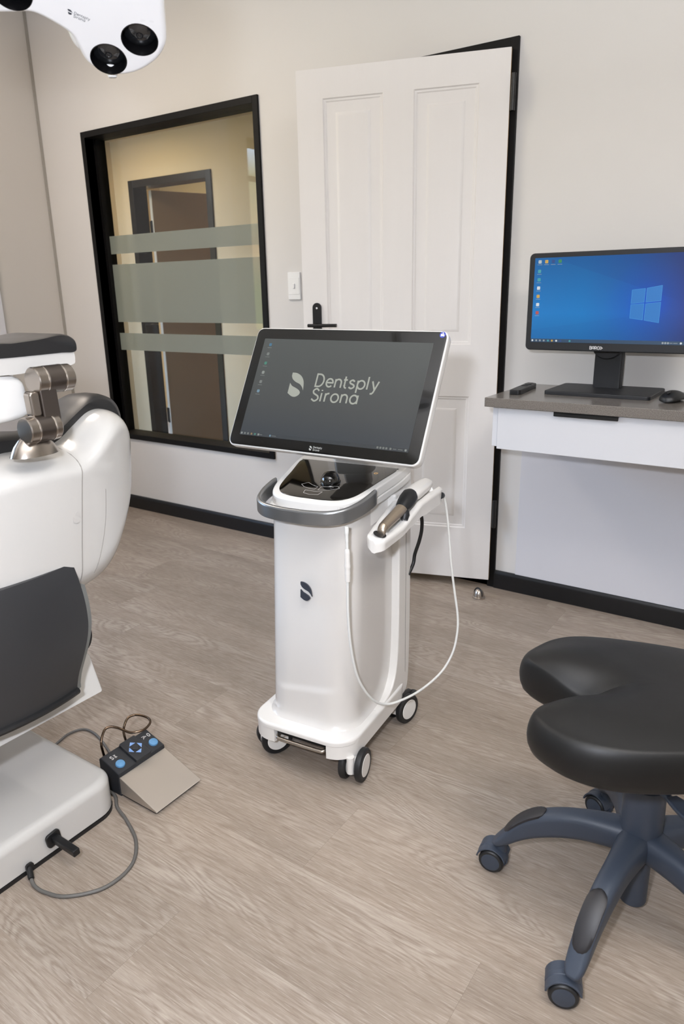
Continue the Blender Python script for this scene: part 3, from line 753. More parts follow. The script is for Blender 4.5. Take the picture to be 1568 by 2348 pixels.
for i in range(NS + 1):
    dy = .3065 * sin(pi / 2 * (2 * i / NS - 1)); zt, zb = ztop(dy), zbot(dy)
    row = []
    for j in range(41):
        t = j / 40; t = .5 - .5 * cos(pi * t); z = zb + (zt - zb) * t
        row.append((shell_x(dy, z), YC + dy, z))
    front = [(-1.43 + (z - .8) * .1, y, z) for x, y, z in reversed(row)]
    rings.append(row + front)
m = MB(); m.loft(rings); m.build('backrest_shell', CHAIRW, chair, M=LC, sharp=60, wn=False)
up = []
for (x, z) in OUT:
    k = max(0, min(1, (z - .80) / .14)); k = k * k * (3 - 2 * k)
    up.append((x * (1.03 + .05 * k), z + .030 * k))
ps = [(.80, -1.53), (.93, -1.525), (.985, -1.50), (1.0, -1.465), (1.0, -1.435), (.988, -1.41), (.95, -1.40)]
m = MB(); m.loft(pillow(up, (0, .80), ps)); m.build('backrest_pad', UPH, chair, M=LC, sharp=60, wn=False)
def on_shell(pts, lift=.0004): return [(shell_x(y - YC, z) + lift, y, z) for y, z in pts]
SEAMC = pbr('shell_seam', '8d8984', rough=.6)
seam = cat2([(.900, .968), (.886, .90), (.878, .81), (.871, .72), (.867, .655)], 8)
m = MB(); m.tube(on_shell(seam), .0011, 6)
m.tube(on_shell(cat2([(.950, .845), (.945, .78), (.930, .72), (.905, .66)], 8)), .0007, 6)
m.build('shell_seam', SEAMC, chair, M=LC, wn=False)
# small emblem pressed in the shell
m = MB(); emblem(m, T(0, 0, 0), .028, .0004); m.build('shell_emblem', pbr('tone_emblem', 'b9b6b2', rough=.5), chair, M=LC @ T(shell_x(.068, .80) + .0006, YC + .064, .792) @ RZ(90) @ RX(90) , wn=False)
# dark cover hanging between backrest and seat
def cov(q, t):
    """q 0..1 across, t 0..1 down"""
    yr = .846 + .014 * sin(pi * min(1, t * 1.15)) - .022 * smooth01((t - .45) / .55); yl = .612
    y = yl + (yr - yl) * q; z = .706 - t * .300
    return (-1.276 - .012 * t + .014 * sin(pi * min(1, t * 1.05)) ** .8 - .012 * (2 * q - 1) ** 2, y, z)
rings = []
nt = 26
for i in range(nt + 1):
    t = i / nt; row = [cov(j / 14, t) for j in range(15)]
    rings.append(row + [(x - .012, y, z) for x, y, z in reversed(row)])
m = MB(); m.loft(rings); m.build('lower_cover', COVG, chair, M=LC, sharp=50, wn=False)
for q, dy in ((1, .013), (0, -.013)):
    rings = []
    for i in range(5, nt + 1):
        t = i / nt; x, y, z = cov(q, t); rings.append([(x - .001, y, z), (x - .006, y + dy, z), (x - .024, y + dy, z), (x - .024, y, z)])
    MB().loft(rings).build('cover_rim', RIMG, chair, M=LC, sharp=50, label='pale grey rim of the dark cover')
m = MB(); m.tube([cov(j / 14, 1.0) for j in range(15)], .008, 8); m.build('cover_hem', BLKP, chair, M=LC)
m = MB(); m.loft([[(-1.40 + dx, y, z) for y, z in cat2([(.912, .545), (.922, .53), (.935, .497), (.938, .470), (.930, .448), (.915, .435)], 4)] + [(-1.40 + dx, .905, .435), (-1.40 + dx, .905, .545)] for dx in (-.03, 0, .012)]); m.build('armrest_stub', BLKP, chair, M=LC)
m = MB(); m.ellipsoid((-1.50, .87, .47), .12, .075, .085); m.build('hip_shell', CHAIRW, chair, M=LC)
# headrest
hr = cat2([(0, 1.166), (.06, 1.170), (.115, 1.176), (.142, 1.165), (.148, 1.148), (.140, 1.138), (.10, 1.139), (0, 1.138)], 6)
HR = ccw(hr + [(-x, y) for x, y in reversed(hr[1:-1])])
def slab(poly, x0, x1, r=.02):
    rg = []
    for s, x in ((.86, x0 - r), (.96, x0 - r * .6), (1, x0), (1, x1), (.97, x1 + r * .5), (.90, x1 + r * .8)):
        rg.append([(x, YC + q[0] * (.5 + s * .5), 1.15 + (q[1] - 1.15) * s) for q in poly])
    return rg
m = MB(); m.loft(slab(HR, -1.46, -1.315)); m.build('headrest_pad', UPH, chair, M=LC @ T(0, 0, 0), sharp=60, wn=False)
hs = cat2([(0, 1.140), (.10, 1.141), (.136, 1.142), (.140, 1.122), (.132, 1.114), (.09, 1.109), (0, 1.106)], 6)
HS = ccw(hs + [(-x, y) for x, y in reversed(hs[1:-1])])
rg = []
for s, x in ((.9, -1.47), (1, -1.45), (1, -1.325), (.975, -1.308), (.93, -1.302)):
    rg.append([(x, YC + q[0] * (.6 + s * .4), 1.115 + (q[1] - 1.115) * s) for q in HS])
m = MB(); m.loft(rg); m.build('headrest_shell', CHAIRW, chair, M=LC, sharp=60, wn=False)
m = MB(); m.prism(cat2([(-.17, 1.115), (0, 1.105), (.028, 1.06), (.012, 1.02), (-.17, 1.012)], 5) , -1.36, -1.312, M=Matrix(((0, 0, 1, 0), (1, 0, 0, YC), (0, 1, 0, 0), (0, 0, 0, 1))), b=.012); m.build('headrest_back_panel', SATW, chair, M=LC)
# double joint
def cylb(name, mat, p, L, r, bands=()):
    m = MB(); m.lathe([(0, -L / 2), (r - .002, -L / 2), (r, -L / 2 + .002), (r, L / 2 - .002), (r - .002, L / 2), (0, L / 2)], 40, M=T(*p) @ RX(90)); o = m.build(name, mat, chair, M=LC)
    return o
cylb('joint_cylinder', STEEL2, (-1.262, .838, 1.0955), .080, .0262)
cylb('joint_cylinder', STEELD, (-1.262, .838, 1.0955), .038, .0266)
cylb('joint_cylinder', STEEL2, (-1.255, .797, 1.006), .068, .0255)
cylb('joint_cylinder', STEELD, (-1.255, .799, 1.006), .034, .0259)
RING = pbr('joint_ring', 'e3ded8', rough=.2, metal=1)
for y in (.8185, .8575):
    m = MB(); m.lathe([(.0262, -.001), (.0272, -.001), (.0272, .001), (.0262, .001), (.0262, -.001)], 40, M=T(-1.262, y, 1.0955) @ RX(90)); m.build('joint_ring', RING, chair, M=LC)
for y in (.7815, .8165):
    m = MB(); m.lathe([(.0255, -.001), (.0265, -.001), (.0265, .001), (.0255, .001), (.0255, -.001)], 40, M=T(-1.255, y, 1.006) @ RX(90)); m.build('joint_ring', RING, chair, M=LC)
m = MB(); m.prism(rrect(.036, .072, .008, 4), -.010, .010, M=frame((-1.252, .818, 1.05), (0, 1, .05), (0, -.30, 1)), b=.003, b0=.003); m.build('joint_link', STEELD, chair, M=LC)
m = MB(); m.prism(rrect(.022, .050, .008, 4), -.010, .012, M=frame((-1.258, .790, 1.053), (0, 1, .05), (0, -.20, 1)), b=.005, b0=.003); m.build('release_lever', STEEL2, chair, M=LC)
m = MB(); m.loft([[(-1.285 + .012 * (1 - k), YC + .006 + (x) * w, zz + .0) for x, _ in circ(1, 28)] for k, w, zz in ((0, .05, .958),)] * 1 if False else [[(-1.272 + rr * .62 * c_, .788 + rr * s_, zz) for c_, s_ in circ(1, 32)] for rr, zz in ((.050, .955), (.047, .962), (.040, .974), (.030, .985), (.018, .994))]); m.build('joint_foot', STEEL2, chair, M=LC, sharp=60)
# grip spike on the base
m = MB(); m.prism(rrect(.036, .036, .009, 4), 0, .007, M=T(-1.342, .733, .052) @ RY(90) @ RZ(8), b=.002); 
m.prism(rrect(.017, .017, .003, 3), 0, .086, M=T(-1.340, .735, .052) @ RY(90) @ RZ(4), b=.002); m.build('side_plug', BLKP, chair, M=LC)
m = MB(); m.cyl((-1.343, .668, .022), (-1.315, .655, .012), .0065, 14, b=.001); m.prism(rrect(.018, .018, .006, 4), 0, .006, M=T(-1.342, .668, .022) @ RY(90)); m.build('cable_gland', BLKP, chair, M=LC)

# ------------------------------------------------------------------ foot control, its cables
CBL = pbr('grey_cable', '5d5b58', rough=.5, var=.03)
c1 = MB().tube(catmull([(-1.316, .655, .010), (-1.296, .650, .0055), (-1.262, .653, .0045), (-1.212, .673, .0045), (-1.164, .733, .0045), (-1.165, .807, .0045), (-1.215, .864, .0045), (-1.293, .900, .0045), (-1.350, .918, .0045), (-1.395, .945, .0045), (-1.45, .944, .0045)], 8), .0042, 8).build('floor_cable', CBL, None, sharp=60, wn=False)
tag(c1, 'grey cable curving across the floor from the chair base to the foot control', 'cable')
c2 = MB().tube(catmull([(-1.4565, 1.01, .012), (-1.50, 1.035, .010), (-1.553, 1.056, .0045), (-1.615, 1.078, .0045), (-1.673, 1.092, .0045), (-1.716, 1.086, .0045), (-1.732, 1.051, .0045), (-1.723, 1.008, .0045), (-1.70, .94, .0045)], 8), .0036, 8).build('floor_cable', CBL, None, sharp=60, wn=False)
tag(c2, 'dark cable leaving the back of the foot control along the chair base', 'cable')
FCB = pbr('foot_control_grey', '26282c', rough=.5, var=.05, vscale=50)
BLU = pbr('blue_button', '5f92bd', rough=.5, var=.12, vscale=60)
BLUL = pbr('blue_arrow', '7fa3d8', rough=.5)
PED = pbr('steel_pedal', 'c0b7ac', rough=.42, metal=.7, var=.03, vscale=9)
FO = V3((-1.36, 1.031, 0))
fc = thing('foot_control', 'dark foot control with blue buttons and steel pedal on the floor by the chair base', 'foot control', FO)
# housing: profile in x,z swept along y
m = MB(); prof = [(-.096, 0), (-.096, .084), (-.086, .091), (-.018, .068), (-.016, .060), (-.020, .050), (-.020, 0)]
m.prism(prof, -.0775, .0775, M=Matrix(((1, 0, 0, 0), (0, 0, 1, 0), (0, 1, 0, 0), (0, 0, 0, 1))), b=.004, b0=.004); body = m.build('housing', FCB, fc, sharp=30)
TP = frame((-.052, 0, .0795), (0, 1, 0), (-.068, 0, .023))   # top face: local x along y, local y up the slope
m = MB(); m.prism(rrect(.052, .074, .005, 4, .006, .0), -.002, .009, M=TP, b=.002, b0=0); m.build('arrow_pad', FCB, fc)
m = MB(); m.prism(rrect(.0165, .0165, .002, 3, .006, 0), .009, .0115, M=TP @ T(.006, 0, 0) @ RZ(45) @ T(-.006, 0, 0), b=.001, b0=0); m.build('centre_key', FCB, fc)
for i, a in enumerate((45, 135, 225, 315)):
    m = MB(); m.prism([(.0125, -.0100), (.0222, 0), (.0125, .0100)], .009, .0095, M=TP @ T(.006, 0, 0) @ RZ(a + 45)); m.build('arrow_mark', BLUL, fc, wn=False)
for x in (-.053, .059):
    m = MB(); m.lathe([(.0128, 0), (.0128, .002), (.0115, .0045), (.007, .006), (0, .0064)], 28, M=TP @ T(x, -.012, 0)); m.build('button', BLU, fc)
m = MB(); word(m, 'S', TP @ T(-.060, .012, 0), .011, .2, .1, .0002)
for pts in ([(-.050, .012), (-.044, .022)], [(-.050, .022), (-.043, .012)], [(-.0465, .010), (-.0465, .023)]): m.strip(pts, .0014, M=TP, t=.0002)
m.build('key_mark', LINEW, fc, wn=False)
m = MB(); word(m, '0', TP @ T(.064, .012, 0), .011, .2, .1, .0002)
for pts in ([(.046, .013), (.052, .017), (.060, .018)], [(.046, .022), (.053, .022), (.058, .018)], [(.048, .017), (.053, .020)]): m.strip(pts, .0014, M=TP, t=.0002)
m.build('key_mark', LINEW, fc, wn=False)
# pedal plate: inclined steel wedge
m = MB(); m.prism([(-.019, .008), (-.019, .0565), (-.0165, .0580), (.114, .0125), (.1165, .010), (.114, .0075)], -.0765, .0765, M=Matrix(((1, 0, 0, 0), (0, 0, 1, 0), (0, 1, 0, 0), (0, 0, 0, 1))), b=.0015, b0=.0015); m.build('pedal_plate', PED, fc, sharp=30)
m = MB(); m.box(-.018, .108, -.072, .072, 0, .0078); m.build('floor_pad', BLKP, fc)
# bent wire carrying loop at the back
WIRE = pbr('bronze_wire', '6a5a4c', rough=.25, metal=1)
wl = catmull([(-0.098, -0.055, 0.060), (-0.105, -0.055, 0.085), (-0.103, -0.059, 0.115), (-0.110, -0.049, 0.130), (-0.119, -0.030, 0.140), (-0.112, -0.017, 0.142), (-0.096, -0.006, 0.138), (-0.078, -0.002, 0.135), (-0.059, 0.004, 0.132), (-0.044, 0.020, 0.132), (-0.040, 0.039, 0.132), (-0.050, 0.063, 0.132), (-0.069, 0.075, 0.132), (-0.095, 0.075, 0.132), (-0.116, 0.066, 0.132), (-0.123, 0.048, 0.130), (-0.118, 0.031, 0.120), (-0.115, 0.023, 0.105), (-0.108, 0.020, 0.085), (-0.098, 0.020, 0.060)], 6)
MB().tube(wl, .0034, 10).build('wire_handle', WIRE, fc, sharp=60, wn=False)

# ------------------------------------------------------------------ operating lamp, top left
LP0 = V3((-1.095, .922, 1.657)); LX = V3((.797, .601, .053)); LY = V3((.486, -.691, .535))
LM = frame(LP0, LX, LY)
LAMPW = pbr('lamp_white', 'f8f8f8', rough=.28, coat=.3, var=.006)
lamp = thing('dental_lamp', 'white dental operating lamp head with black round lenses hanging at the top left', 'lamp', M=LM)
lo = cat2([(-.24, .060), (-.198, .064), (-.152, .061), (-.128, .0595), (-.105, .058), (-.083, .044), (-.057, .017), (-.0515, -.004), (-.048, -.034), (-.039, -.050), (-.024, -.062), (.002, -.0675), (.034, -.061), (.066, -.042), (.084, -.020), (.0905, .0), (.097, .040), (.106, .085), (.112, .13), (.085, .165), (.03, .172), (-.03, .150), (-.08, .135), (-.14, .133), (-.20, .138), (-.25, .12), (-.265, .09)], 5, True)
LENS = [(.050, -.005), (-.012, -.0375), (-.122, .090), (.045, .105), (-.20, .095)]
body_o = MB().prism(inset(ccw(lo), -.0055), -.052, 0, b=.009, b0=.022, seg=6).build('housing', LAMPW, lamp, sharp=60, wn=False)
# openings cut through the front skin
cut = MB()
for x, y in LENS: cut.prism(circ(.0305, 40, x, y), -.026, .01)
cutter = cut.build('lens_cut', LAMPW, None, wn=False)
COL.objects.unlink(cutter); COL.objects.link(cutter); cutter.matrix_world = LM
bo_ = body_o.modifiers.new('cut', 'BOOLEAN'); bo_.operation = 'DIFFERENCE'; bo_.object = cutter; bo_.solver = 'EXACT'
bpy.context.view_layer.update()
dg_ = bpy.context.evaluated_depsgraph_get(); nm_ = bpy.data.meshes.new_from_object(body_o.evaluated_get(dg_))
body_o.modifiers.clear(); old = body_o.data; body_o.data = nm_; nm_.name = 'housing'
bpy.data.objects.remove(cutter)
bm_ = bmesh.new(); bm_.from_mesh(nm_)
for f_ in bm_.faces: f_.smooth = True
for e_ in bm_.edges:
    if len(e_.link_faces) == 2: e_.smooth = e_.calc_face_angle(0) < radians(35)
bm_.to_mesh(nm_); bm_.free()
wn_ = body_o.modifiers.new('wn', 'WEIGHTED_NORMAL'); wn_.keep_sharp = True
LCUP = pbr('lamp_black_cup', '0c0c0e', rough=.3)
LLENS = pbr('lamp_lens_glass', '15171a', rough=.06, coat=.8, coat_r=.02)
for x, y in LENS:
    m = MB(); m.lathe([(.0303, .0004), (.0303, -.0255), (0, -.0255)], 40, M=T(x, y, 0)); m.lathe([(.0303, .0004), (.0292, .0006), (.0288, -.001), (.0280, -.0245)], 40, M=T(x, y, 0)); cup = m.build('lens_cup', LCUP, lamp, sharp=60, wn=False)
    m = MB(); m.lathe([(.0278, -.018), (.022, -.0135), (.014, -.0105), (.006, -.0095), (.0045, -.0125), (0, -.013)], 40, M=T(x, y, 0)); m.build('lens', LLENS, cup, sharp=60, wn=False)
m = MB(); m.lathe([(.011, -.055), (.0125, -.02), (.010, .0), (.007, .006), (0, .007)], 24, M=T(-.019, -.079, -.014) @ RX(35)); m.build('nozzle', LAMPW, lamp)
m = MB(); m.ellipsoid((-.055, -.012, -.034), .016, .034, .016); m.build('side_grip', LAMPW, lamp)
m = MB(); m.tube(catmull([(-.100, .0535, -.012), (-.083, .0425, -.012), (-.062, .022, -.012)], 5), .0022, 8); m.build('edge_slot', BLKM, lamp)
m = MB(); emblem(m, T(-.0495, .0485, .0002) @ RZ(-12), .0095, .0002); word(m, 'Dentsply', T(-.0405, .0485, .0002) @ RZ(-32), .0045, .10, .15, .0002); word(m, 'Sirona', T(-.0435, .0435, .0002) @ RZ(-32), .0045, .10, .15, .0002)
m.build('lamp_mark', NAVY, lamp, wn=False)
LI = LM.inverted()
m = MB(); m.tube([LM @ V3((-.06, .11, -.045)), LM @ V3((-.06, .15, -.12)), V3((-1.25, 1.10, 1.98)), V3((-1.30, 1.20, 2.10))], .022, 20); m.cyl((-1.30, 1.20, 2.06), (-1.30, 1.20, 2.799), .028, 24); m.prism(circ(.09, 32), 2.765, 2.7995, M=T(-1.30, 1.20, 0), b=.006); m.build('arm', LAMPW, lamp, M=LI)
# ------------------------------------------------------------------ wall desk, monitor, remote, mouse
def quartz():
    k = N('grey_quartz'); co = k.obj()
    a = k.noise(co, 420, 2, .7); b_ = k.noise(co, 6, 3)
    c = k.ramp(a, [(.30, srgb('59544f')), (.52, srgb('746e68')), (.72, srgb('8f8983'))])
    b = k.n('BsdfPrincipled'); k.set(b.inputs['Base Color'], c); k.set(b.inputs['Roughness'], k.math('MULTIPLY_ADD', b_, .08, .16)); return k.surf(b.outputs[0])
QZ = quartz()
LACQ = pbr('white_lacquer', 'dcdde1', rough=.3, var=.008, vscale=2)
ZT = .885
wt = MB().box(-1.007, 1.2, 2.331, D - .001, ZT - .032, ZT, b=.002).build('worktop', QZ)
tag(wt, 'speckled grey stone worktop fixed along the wall on the right', 'worktop')
du = thing('drawer_unit', 'white wall-hung drawer unit under the grey worktop', 'drawer unit', (.1, 2.5, .71))
DL = T(-.1, -2.5, -.71)
m = MB(); m.box(-.985, -.967, 2.358, D - .001, .712, ZT - .0325, b=.001); m.box(-.967, 1.18, 2.372, D - .001, .712, ZT - .0325); m.build('carcass', LACQ, du, M=DL)
dr = MB().box(-.964, .30, 2.350, 2.3715, .705, ZT - .0345, b=.002).build('drawer_front', LACQ, du, M=DL)
MB().box(.304, 1.18, 2.350, 2.3715, .705, ZT - .0345, b=.002).build('drawer_front', LACQ, du, M=DL)
m = MB(); m.box(-.765, -.558, 2.338, 2.352, ZT - .0375, ZT - .0330, b=.001); m.box(-.765, -.558, 2.338, 2.343, ZT - .048, ZT - .0332, b=.002); m.build('edge_pull', BLKM, dr, M=DL, label='black edge pull of the white drawer')
# desktop display
MBK = pbr('monitor_black', '1b1c1f', rough=.5, var=.05, vscale=50)
yS = 2.555
mo = thing('desktop_monitor', 'black desktop monitor showing a blue desktop on the grey worktop', 'monitor', (-.68, 2.6, ZT))
ML = T(.68, -2.6, -ZT)
sx0, sx1, sz0, sz1 = -.934, -.428, 1.060, 1.342
XZ = Matrix(((1, 0, 0, 0), (0, 0, -1, 0), (0, 1, 0, 0), (0, 0, 0, 1)))    # local x,y -> world x,z ; local z -> -y
cx, cz = (sx0 + sx1) / 2, (1.033 + 1.357) / 2
m = MB(); m.prism(rrect(sx1 - sx0 + .040, .326, .016, 5, cx, cz), -yS - .035, -yS + .004, M=XZ, b=.004, b0=.014); cas = m.build('casing', MBK, mo, M=ML)
def screen_blue():
    k = N('blue_desktop'); co = k.n('TexCoord').outputs['Generated']; s = k.n('SeparateXYZ'); k.set(s.inputs[0], co)
    X, Y = s.outputs['X'], s.outputs['Z']
    base = k.ramp(X, [(0, srgb('2275b8')), (.35, srgb('1a72b6')), (.65, srgb('1f62ac')), (1, srgb('33407e'))])
    vert = k.ramp(Y, [(0, (.8, .8, .8)), (.35, (1.1, 1.1, 1.1)), (1, (.72, .66, .7))])
    c = k.mix(1.0, base, vert, blend='MULTIPLY')
    # light fan from the lit pane
    dx = k.math('SUBTRACT', X, .76); dy = k.math('SUBTRACT', Y, .46)
    r = k.math('SQRT', k.math('ADD', k.math('MULTIPLY', k.math('MULTIPLY', dx, dx), 3.2), k.math('MULTIPLY', dy, dy)))
    g = k.ramp(r, [(0, (1, 1, 1)), (.26, (.25, .25, .25)), (.5, (0, 0, 0))])
    c = k.mix(k.math('MULTIPLY', g, .75), c, srgb('0a4fd0'))
    upper = k.math('GREATER_THAN', k.math('SUBTRACT', Y, k.math('MULTIPLY_ADD', dx, -.62, .60)), 0)
    lower = k.math('LESS_THAN', k.math('SUBTRACT', Y, k.math('MULTIPLY_ADD', dx, .25, .34)), 0)
    c = k.mix(k.math('MULTIPLY', upper, .16), c, srgb('1b3f86')); c = k.mix(k.math('MULTIPLY', lower, .10), c, srgb('1b4f98'))
    b = k.n('BsdfPrincipled'); b.inputs['Base Color'].default_value = (.01, .01, .012, 1); b.inputs['Roughness'].default_value = .3; b.inputs['Specular IOR Level'].default_value = .2
    k.set(b.inputs['Emission Color'], c); b.inputs['Emission Strength'].default_value = 1.0; return k.surf(b.outputs[0])
MB().box(sx0, sx1, yS - .0052, yS - .0042, sz0, sz1).build('screen', screen_blue(), mo, M=ML, wn=False)
def sflat(name, polys, mat, lift=.0055, th=.0002):
    m = MB()
    for p in polys: m.prism(p, -yS + lift, -yS + lift + th, M=XZ)
    return m.build(name, mat, mo, M=ML, wn=False)
W_, H_ = sx1 - sx0, sz1 - sz0
def P(a, b): return (sx0 + a * W_, sz0 + b * H_)
PANE = emit('logo_pane', '2478c6', .92, rough=.35); PAN2 = emit('logo_pane_edge', '4fb0ea', .95, rough=.35)
q = [[(.655, .458), (.735, .472), (.735, .625), (.655, .610)], [(.745, .472), (.835, .488), (.835, .655), (.745, .627)], [(.655, .295), (.735, .275), (.735, .458), (.655, .445)], [(.745, .272), (.835, .245), (.835, .472), (.745, .456)]]
for z in q:
    sflat('lit_pane', [[P(a, b) for a, b in z]], PANE)
    m = MB(); L = [P(a, b) for a, b in z]; m.strip(L + [L[0]], .0006, M=XZ @ T(0, 0, -yS + .0057), t=.0001); m.build('pane_edge', PAN2, mo, M=ML, wn=False)
TBAR = emit('desktop_taskbar', '2f4a66', .9, rough=.35)
sflat('taskbar', [[P(0, 0), P(1, 0), P(1, .042), P(0, .042)]], TBAR, .0054)
cols = {n_: emit('dicon_' + n_, c, .9, rough=.35) for n_, c in (('pale', 'b7c4c9'), ('amber', 'd0a850'), ('navy', '2c4a86'), ('green', '3c8a57'), ('grey', '9aa3a8'), ('red', 'b8534f'), ('teal', '4aa0a8'), ('white', 'd9dfe3'))}
def icon(x, y, c, s=.011, cap=True):
    a, b = P(x, y)
    sflat('desktop_icon', [rrect(s, s, .002, 2, a, b)], cols[c])
    if cap: sflat('icon_caption', [rrect(.016, .0013, .0003, 1, a, b - .0098)], cols['grey'])
for i, c in enumerate(('pale', 'amber', 'navy', 'green')): icon(.035 + .046 * i, .955, c)
for i, c in enumerate(('teal', 'teal', 'white', 'amber', 'white', 'red')): icon(.035, .845 - .098 * i, c)
for i, (x, c) in enumerate(((.012, 'white'), (.040, 'grey'), (.066, 'grey'), (.094, 'grey'), (.124, 'teal'), (.152, 'amber'), (.182, 'white'), (.212, 'navy'), (.275, 'teal'), (.872, 'grey'), (.888, 'grey'), (.904, 'grey'), (.980, 'white'))): icon(x, .02, c, .0062, False)
for x, w in ((.922, .009), (.948, .013)): a, b = P(x, .02); sflat('taskbar_text', [rrect(w, .0016, .0003, 1, a, b)], cols['grey'])
m = MB(); TXT = pbr('monitor_lettering', 'e2e2e2', rough=.5)
word(m, 'BARC', XZ @ T(-.7245, 1.0395, -yS + .004), .0098, .20, .10, .0004); OM = XZ @ T(-.6935, 1.0395, -yS + .004); m.strip([(.0049 + .0043 * cos(radians(a)), .0049 + .0043 * sin(radians(a))) for a in range(0, 361, 20)], .0017, M=OM, t=.0004); m.prism(circ(.0015, 12, .0049, .0049), 0, .0004, M=OM); m.prism([(.0098, .003), (.0132, .0049), (.0098, .0068)], 0, .0004, M=OM)
m.build('monitor_lettering', TXT, mo, M=ML, wn=False)
m = MB(); m.prism(circ(.003, 16, -.434, 1.0425), -yS + .004, -yS + .0048, M=XZ); m.build('power_button', BLKP, mo, M=ML)
m = MB(); m.prism(rrect(.355, .245, .016, 5, -.680, 2.617), ZT, ZT + .013, b=.003, b0=.001); m.build('stand_base', MBK, mo, M=ML)
m = MB(); m.prism(rrect(.095, .040, .006, 5, -.688, 2.680), ZT + .011, 1.14, M=None, b=.002); m.prism(circ(.055, 28), 0, .03, M=T(-.688, 2.66, 1.055) @ RX(90), b=.004); m.build('stand_neck', MBK, mo, M=ML)
# remote
RM = T(-.950, 2.545, ZT) @ RZ(atan2(.23, -.02) * 180 / pi - 90)
rc = thing('remote_control', 'small black remote control lying at the left end of the worktop', 'remote control', M=RM)
MB().prism(rrect(.040, .222, .010, 5), 0, .017, b=.004, b0=.002).build('casing', BLKP, rc)
m = MB(); m.prism(circ(.013, 24, 0, .062), .017, .0195, b=.001, b0=0); m.build('dial', BLKM, rc)
for y in (.095, .03, .012): MB().prism(rrect(.022, .008, .003, 3, 0, y), .017, .0188, b=.0008, b0=0).build('key', BLKM, rc)
# mouse
MM2 = T(-.437, 2.515, ZT) @ RZ(-14)
ms = thing('computer_mouse', 'black computer mouse beside the monitor stand on the worktop', 'mouse', M=MM2)
rings = []
for i in range(17):
    t = i / 16; y = -.056 + .112 * t; w = .031 * (1 - abs(2 * t - 1) ** 3.2) ** .5 + .0015; hh = .006 + .030 * sin(pi * (.06 + .88 * t)) ** .8
    rings.append([(w * cos(a), y, (hh * (.30 + .70 * max(0, sin(a)) ** .8) if sin(a) >= 0 else hh * .30 * (1 + sin(a)) ** .6) + .0005) for a in [2 * pi * j / 28 for j in range(28)]])
MB().loft(rings).build('shell', BLKP, ms, sharp=70, wn=False)
MB().box(-.003, .003, -.040, -.022, .0285, .0335, b=.0015).build('wheel', BLKM, ms)
# ------------------------------------------------------------------ saddle stool, right foreground
LEATH = pbr('black_leatherette', '0d0d0d', rough=.5, spec=.4, var=.05, vscale=20, bump=.12, bscale=700)
SLATE = pbr('slate_blue_plastic', '373f4c', rough=.48, var=.05, vscale=60, bump=.05, bscale=900)
PADB = pbr('foot_pad_black', '222124', rough=.5, var=.05)
HUB = V3((-.194, 1.311, 0))
st = thing('saddle_stool', 'black saddle-seat stool on slate grey castor base at the lower right', 'stool', HUB)
# seat, local a = forward (to the notch), p = sideways
SM_ = RZ(204.5) @ T(0, .033, .014)
half = [(.128, 0), (.150, .010), (.190, .036), (.230, .070), (.248, .098), (.242, .128), (.220, .158), (.188, .185), (.140, .203), (.08, .206), (0, .195), (-.08, .177), (-.15, .15), (-.192, .095), (-.205, .05), (-.205, 0)]
hc = cat2(half, 6); so = ccw(hc + [(x, -y * 1.07) for x, y in reversed(hc[1:-1])])
def topz(a, p, s):
    z = .538 - .022 * max(0, s) ** 4
    z -= .030 * math.exp(-(p / .040) ** 2) * smooth01((a - .03) / .13)
    z += .008 * math.exp(-((abs(p) - .10) / .05) ** 2) * smooth01((a - .02) / .15)
    z -= .010 * smooth01((a - .14) / .11)
    return z
rings = []
for s in (.02, .12, .22, .32, .42, .52, .6, .68, .76, .83, .88, .92): rings.append([(x * s, y * s, topz(x * s, y * s, s)) for x, y in so])
for q in range(1, 9):
    t = q / 8 * pi / 2; s = .92 + .08 * sin(t)
    rings.append([(x * s, y * s, .478 + (topz(x * .92, y * .92, .92) - .478) * cos(t)) for x, y in so])
for s, z in ((.992, .462), (.97, .448), (.93, .440), (.86, .436), (.02, .436)): rings.append([(x * s, y * s, z) for x, y in so])
MB().loft(rings, M=SM_).build('seat', LEATH, st, sharp=80, wn=False)
# column
m = MB(); m.lathe([(0, .03), (.026, .03), (.027, .034), (.027, .15), (.0415, .155), (.0395, .30), (.037, .31), (.028, .312), (.028, .42), (.10, .440), (.10, .452), (0, .452)], 36); m.build('column', SLATE, st, sharp=35)
# lever under the seat
lv = cat2([(.07, .012), (.12, .020), (.18, .016), (.215, 0), (.18, -.016), (.12, -.020), (.07, -.012)], 5)
m = MB(); m.prism(lv, 0, .010, M=T(0, 0, .318) @ RZ(-42) @ RY(-6), b=.004, b0=.004); m.tube([(.0, 0, .325), (.08 * cos(radians(-42)), .08 * sin(radians(-42)), .326)], .008, 12); m.build('seat_lever', SLATE, st)
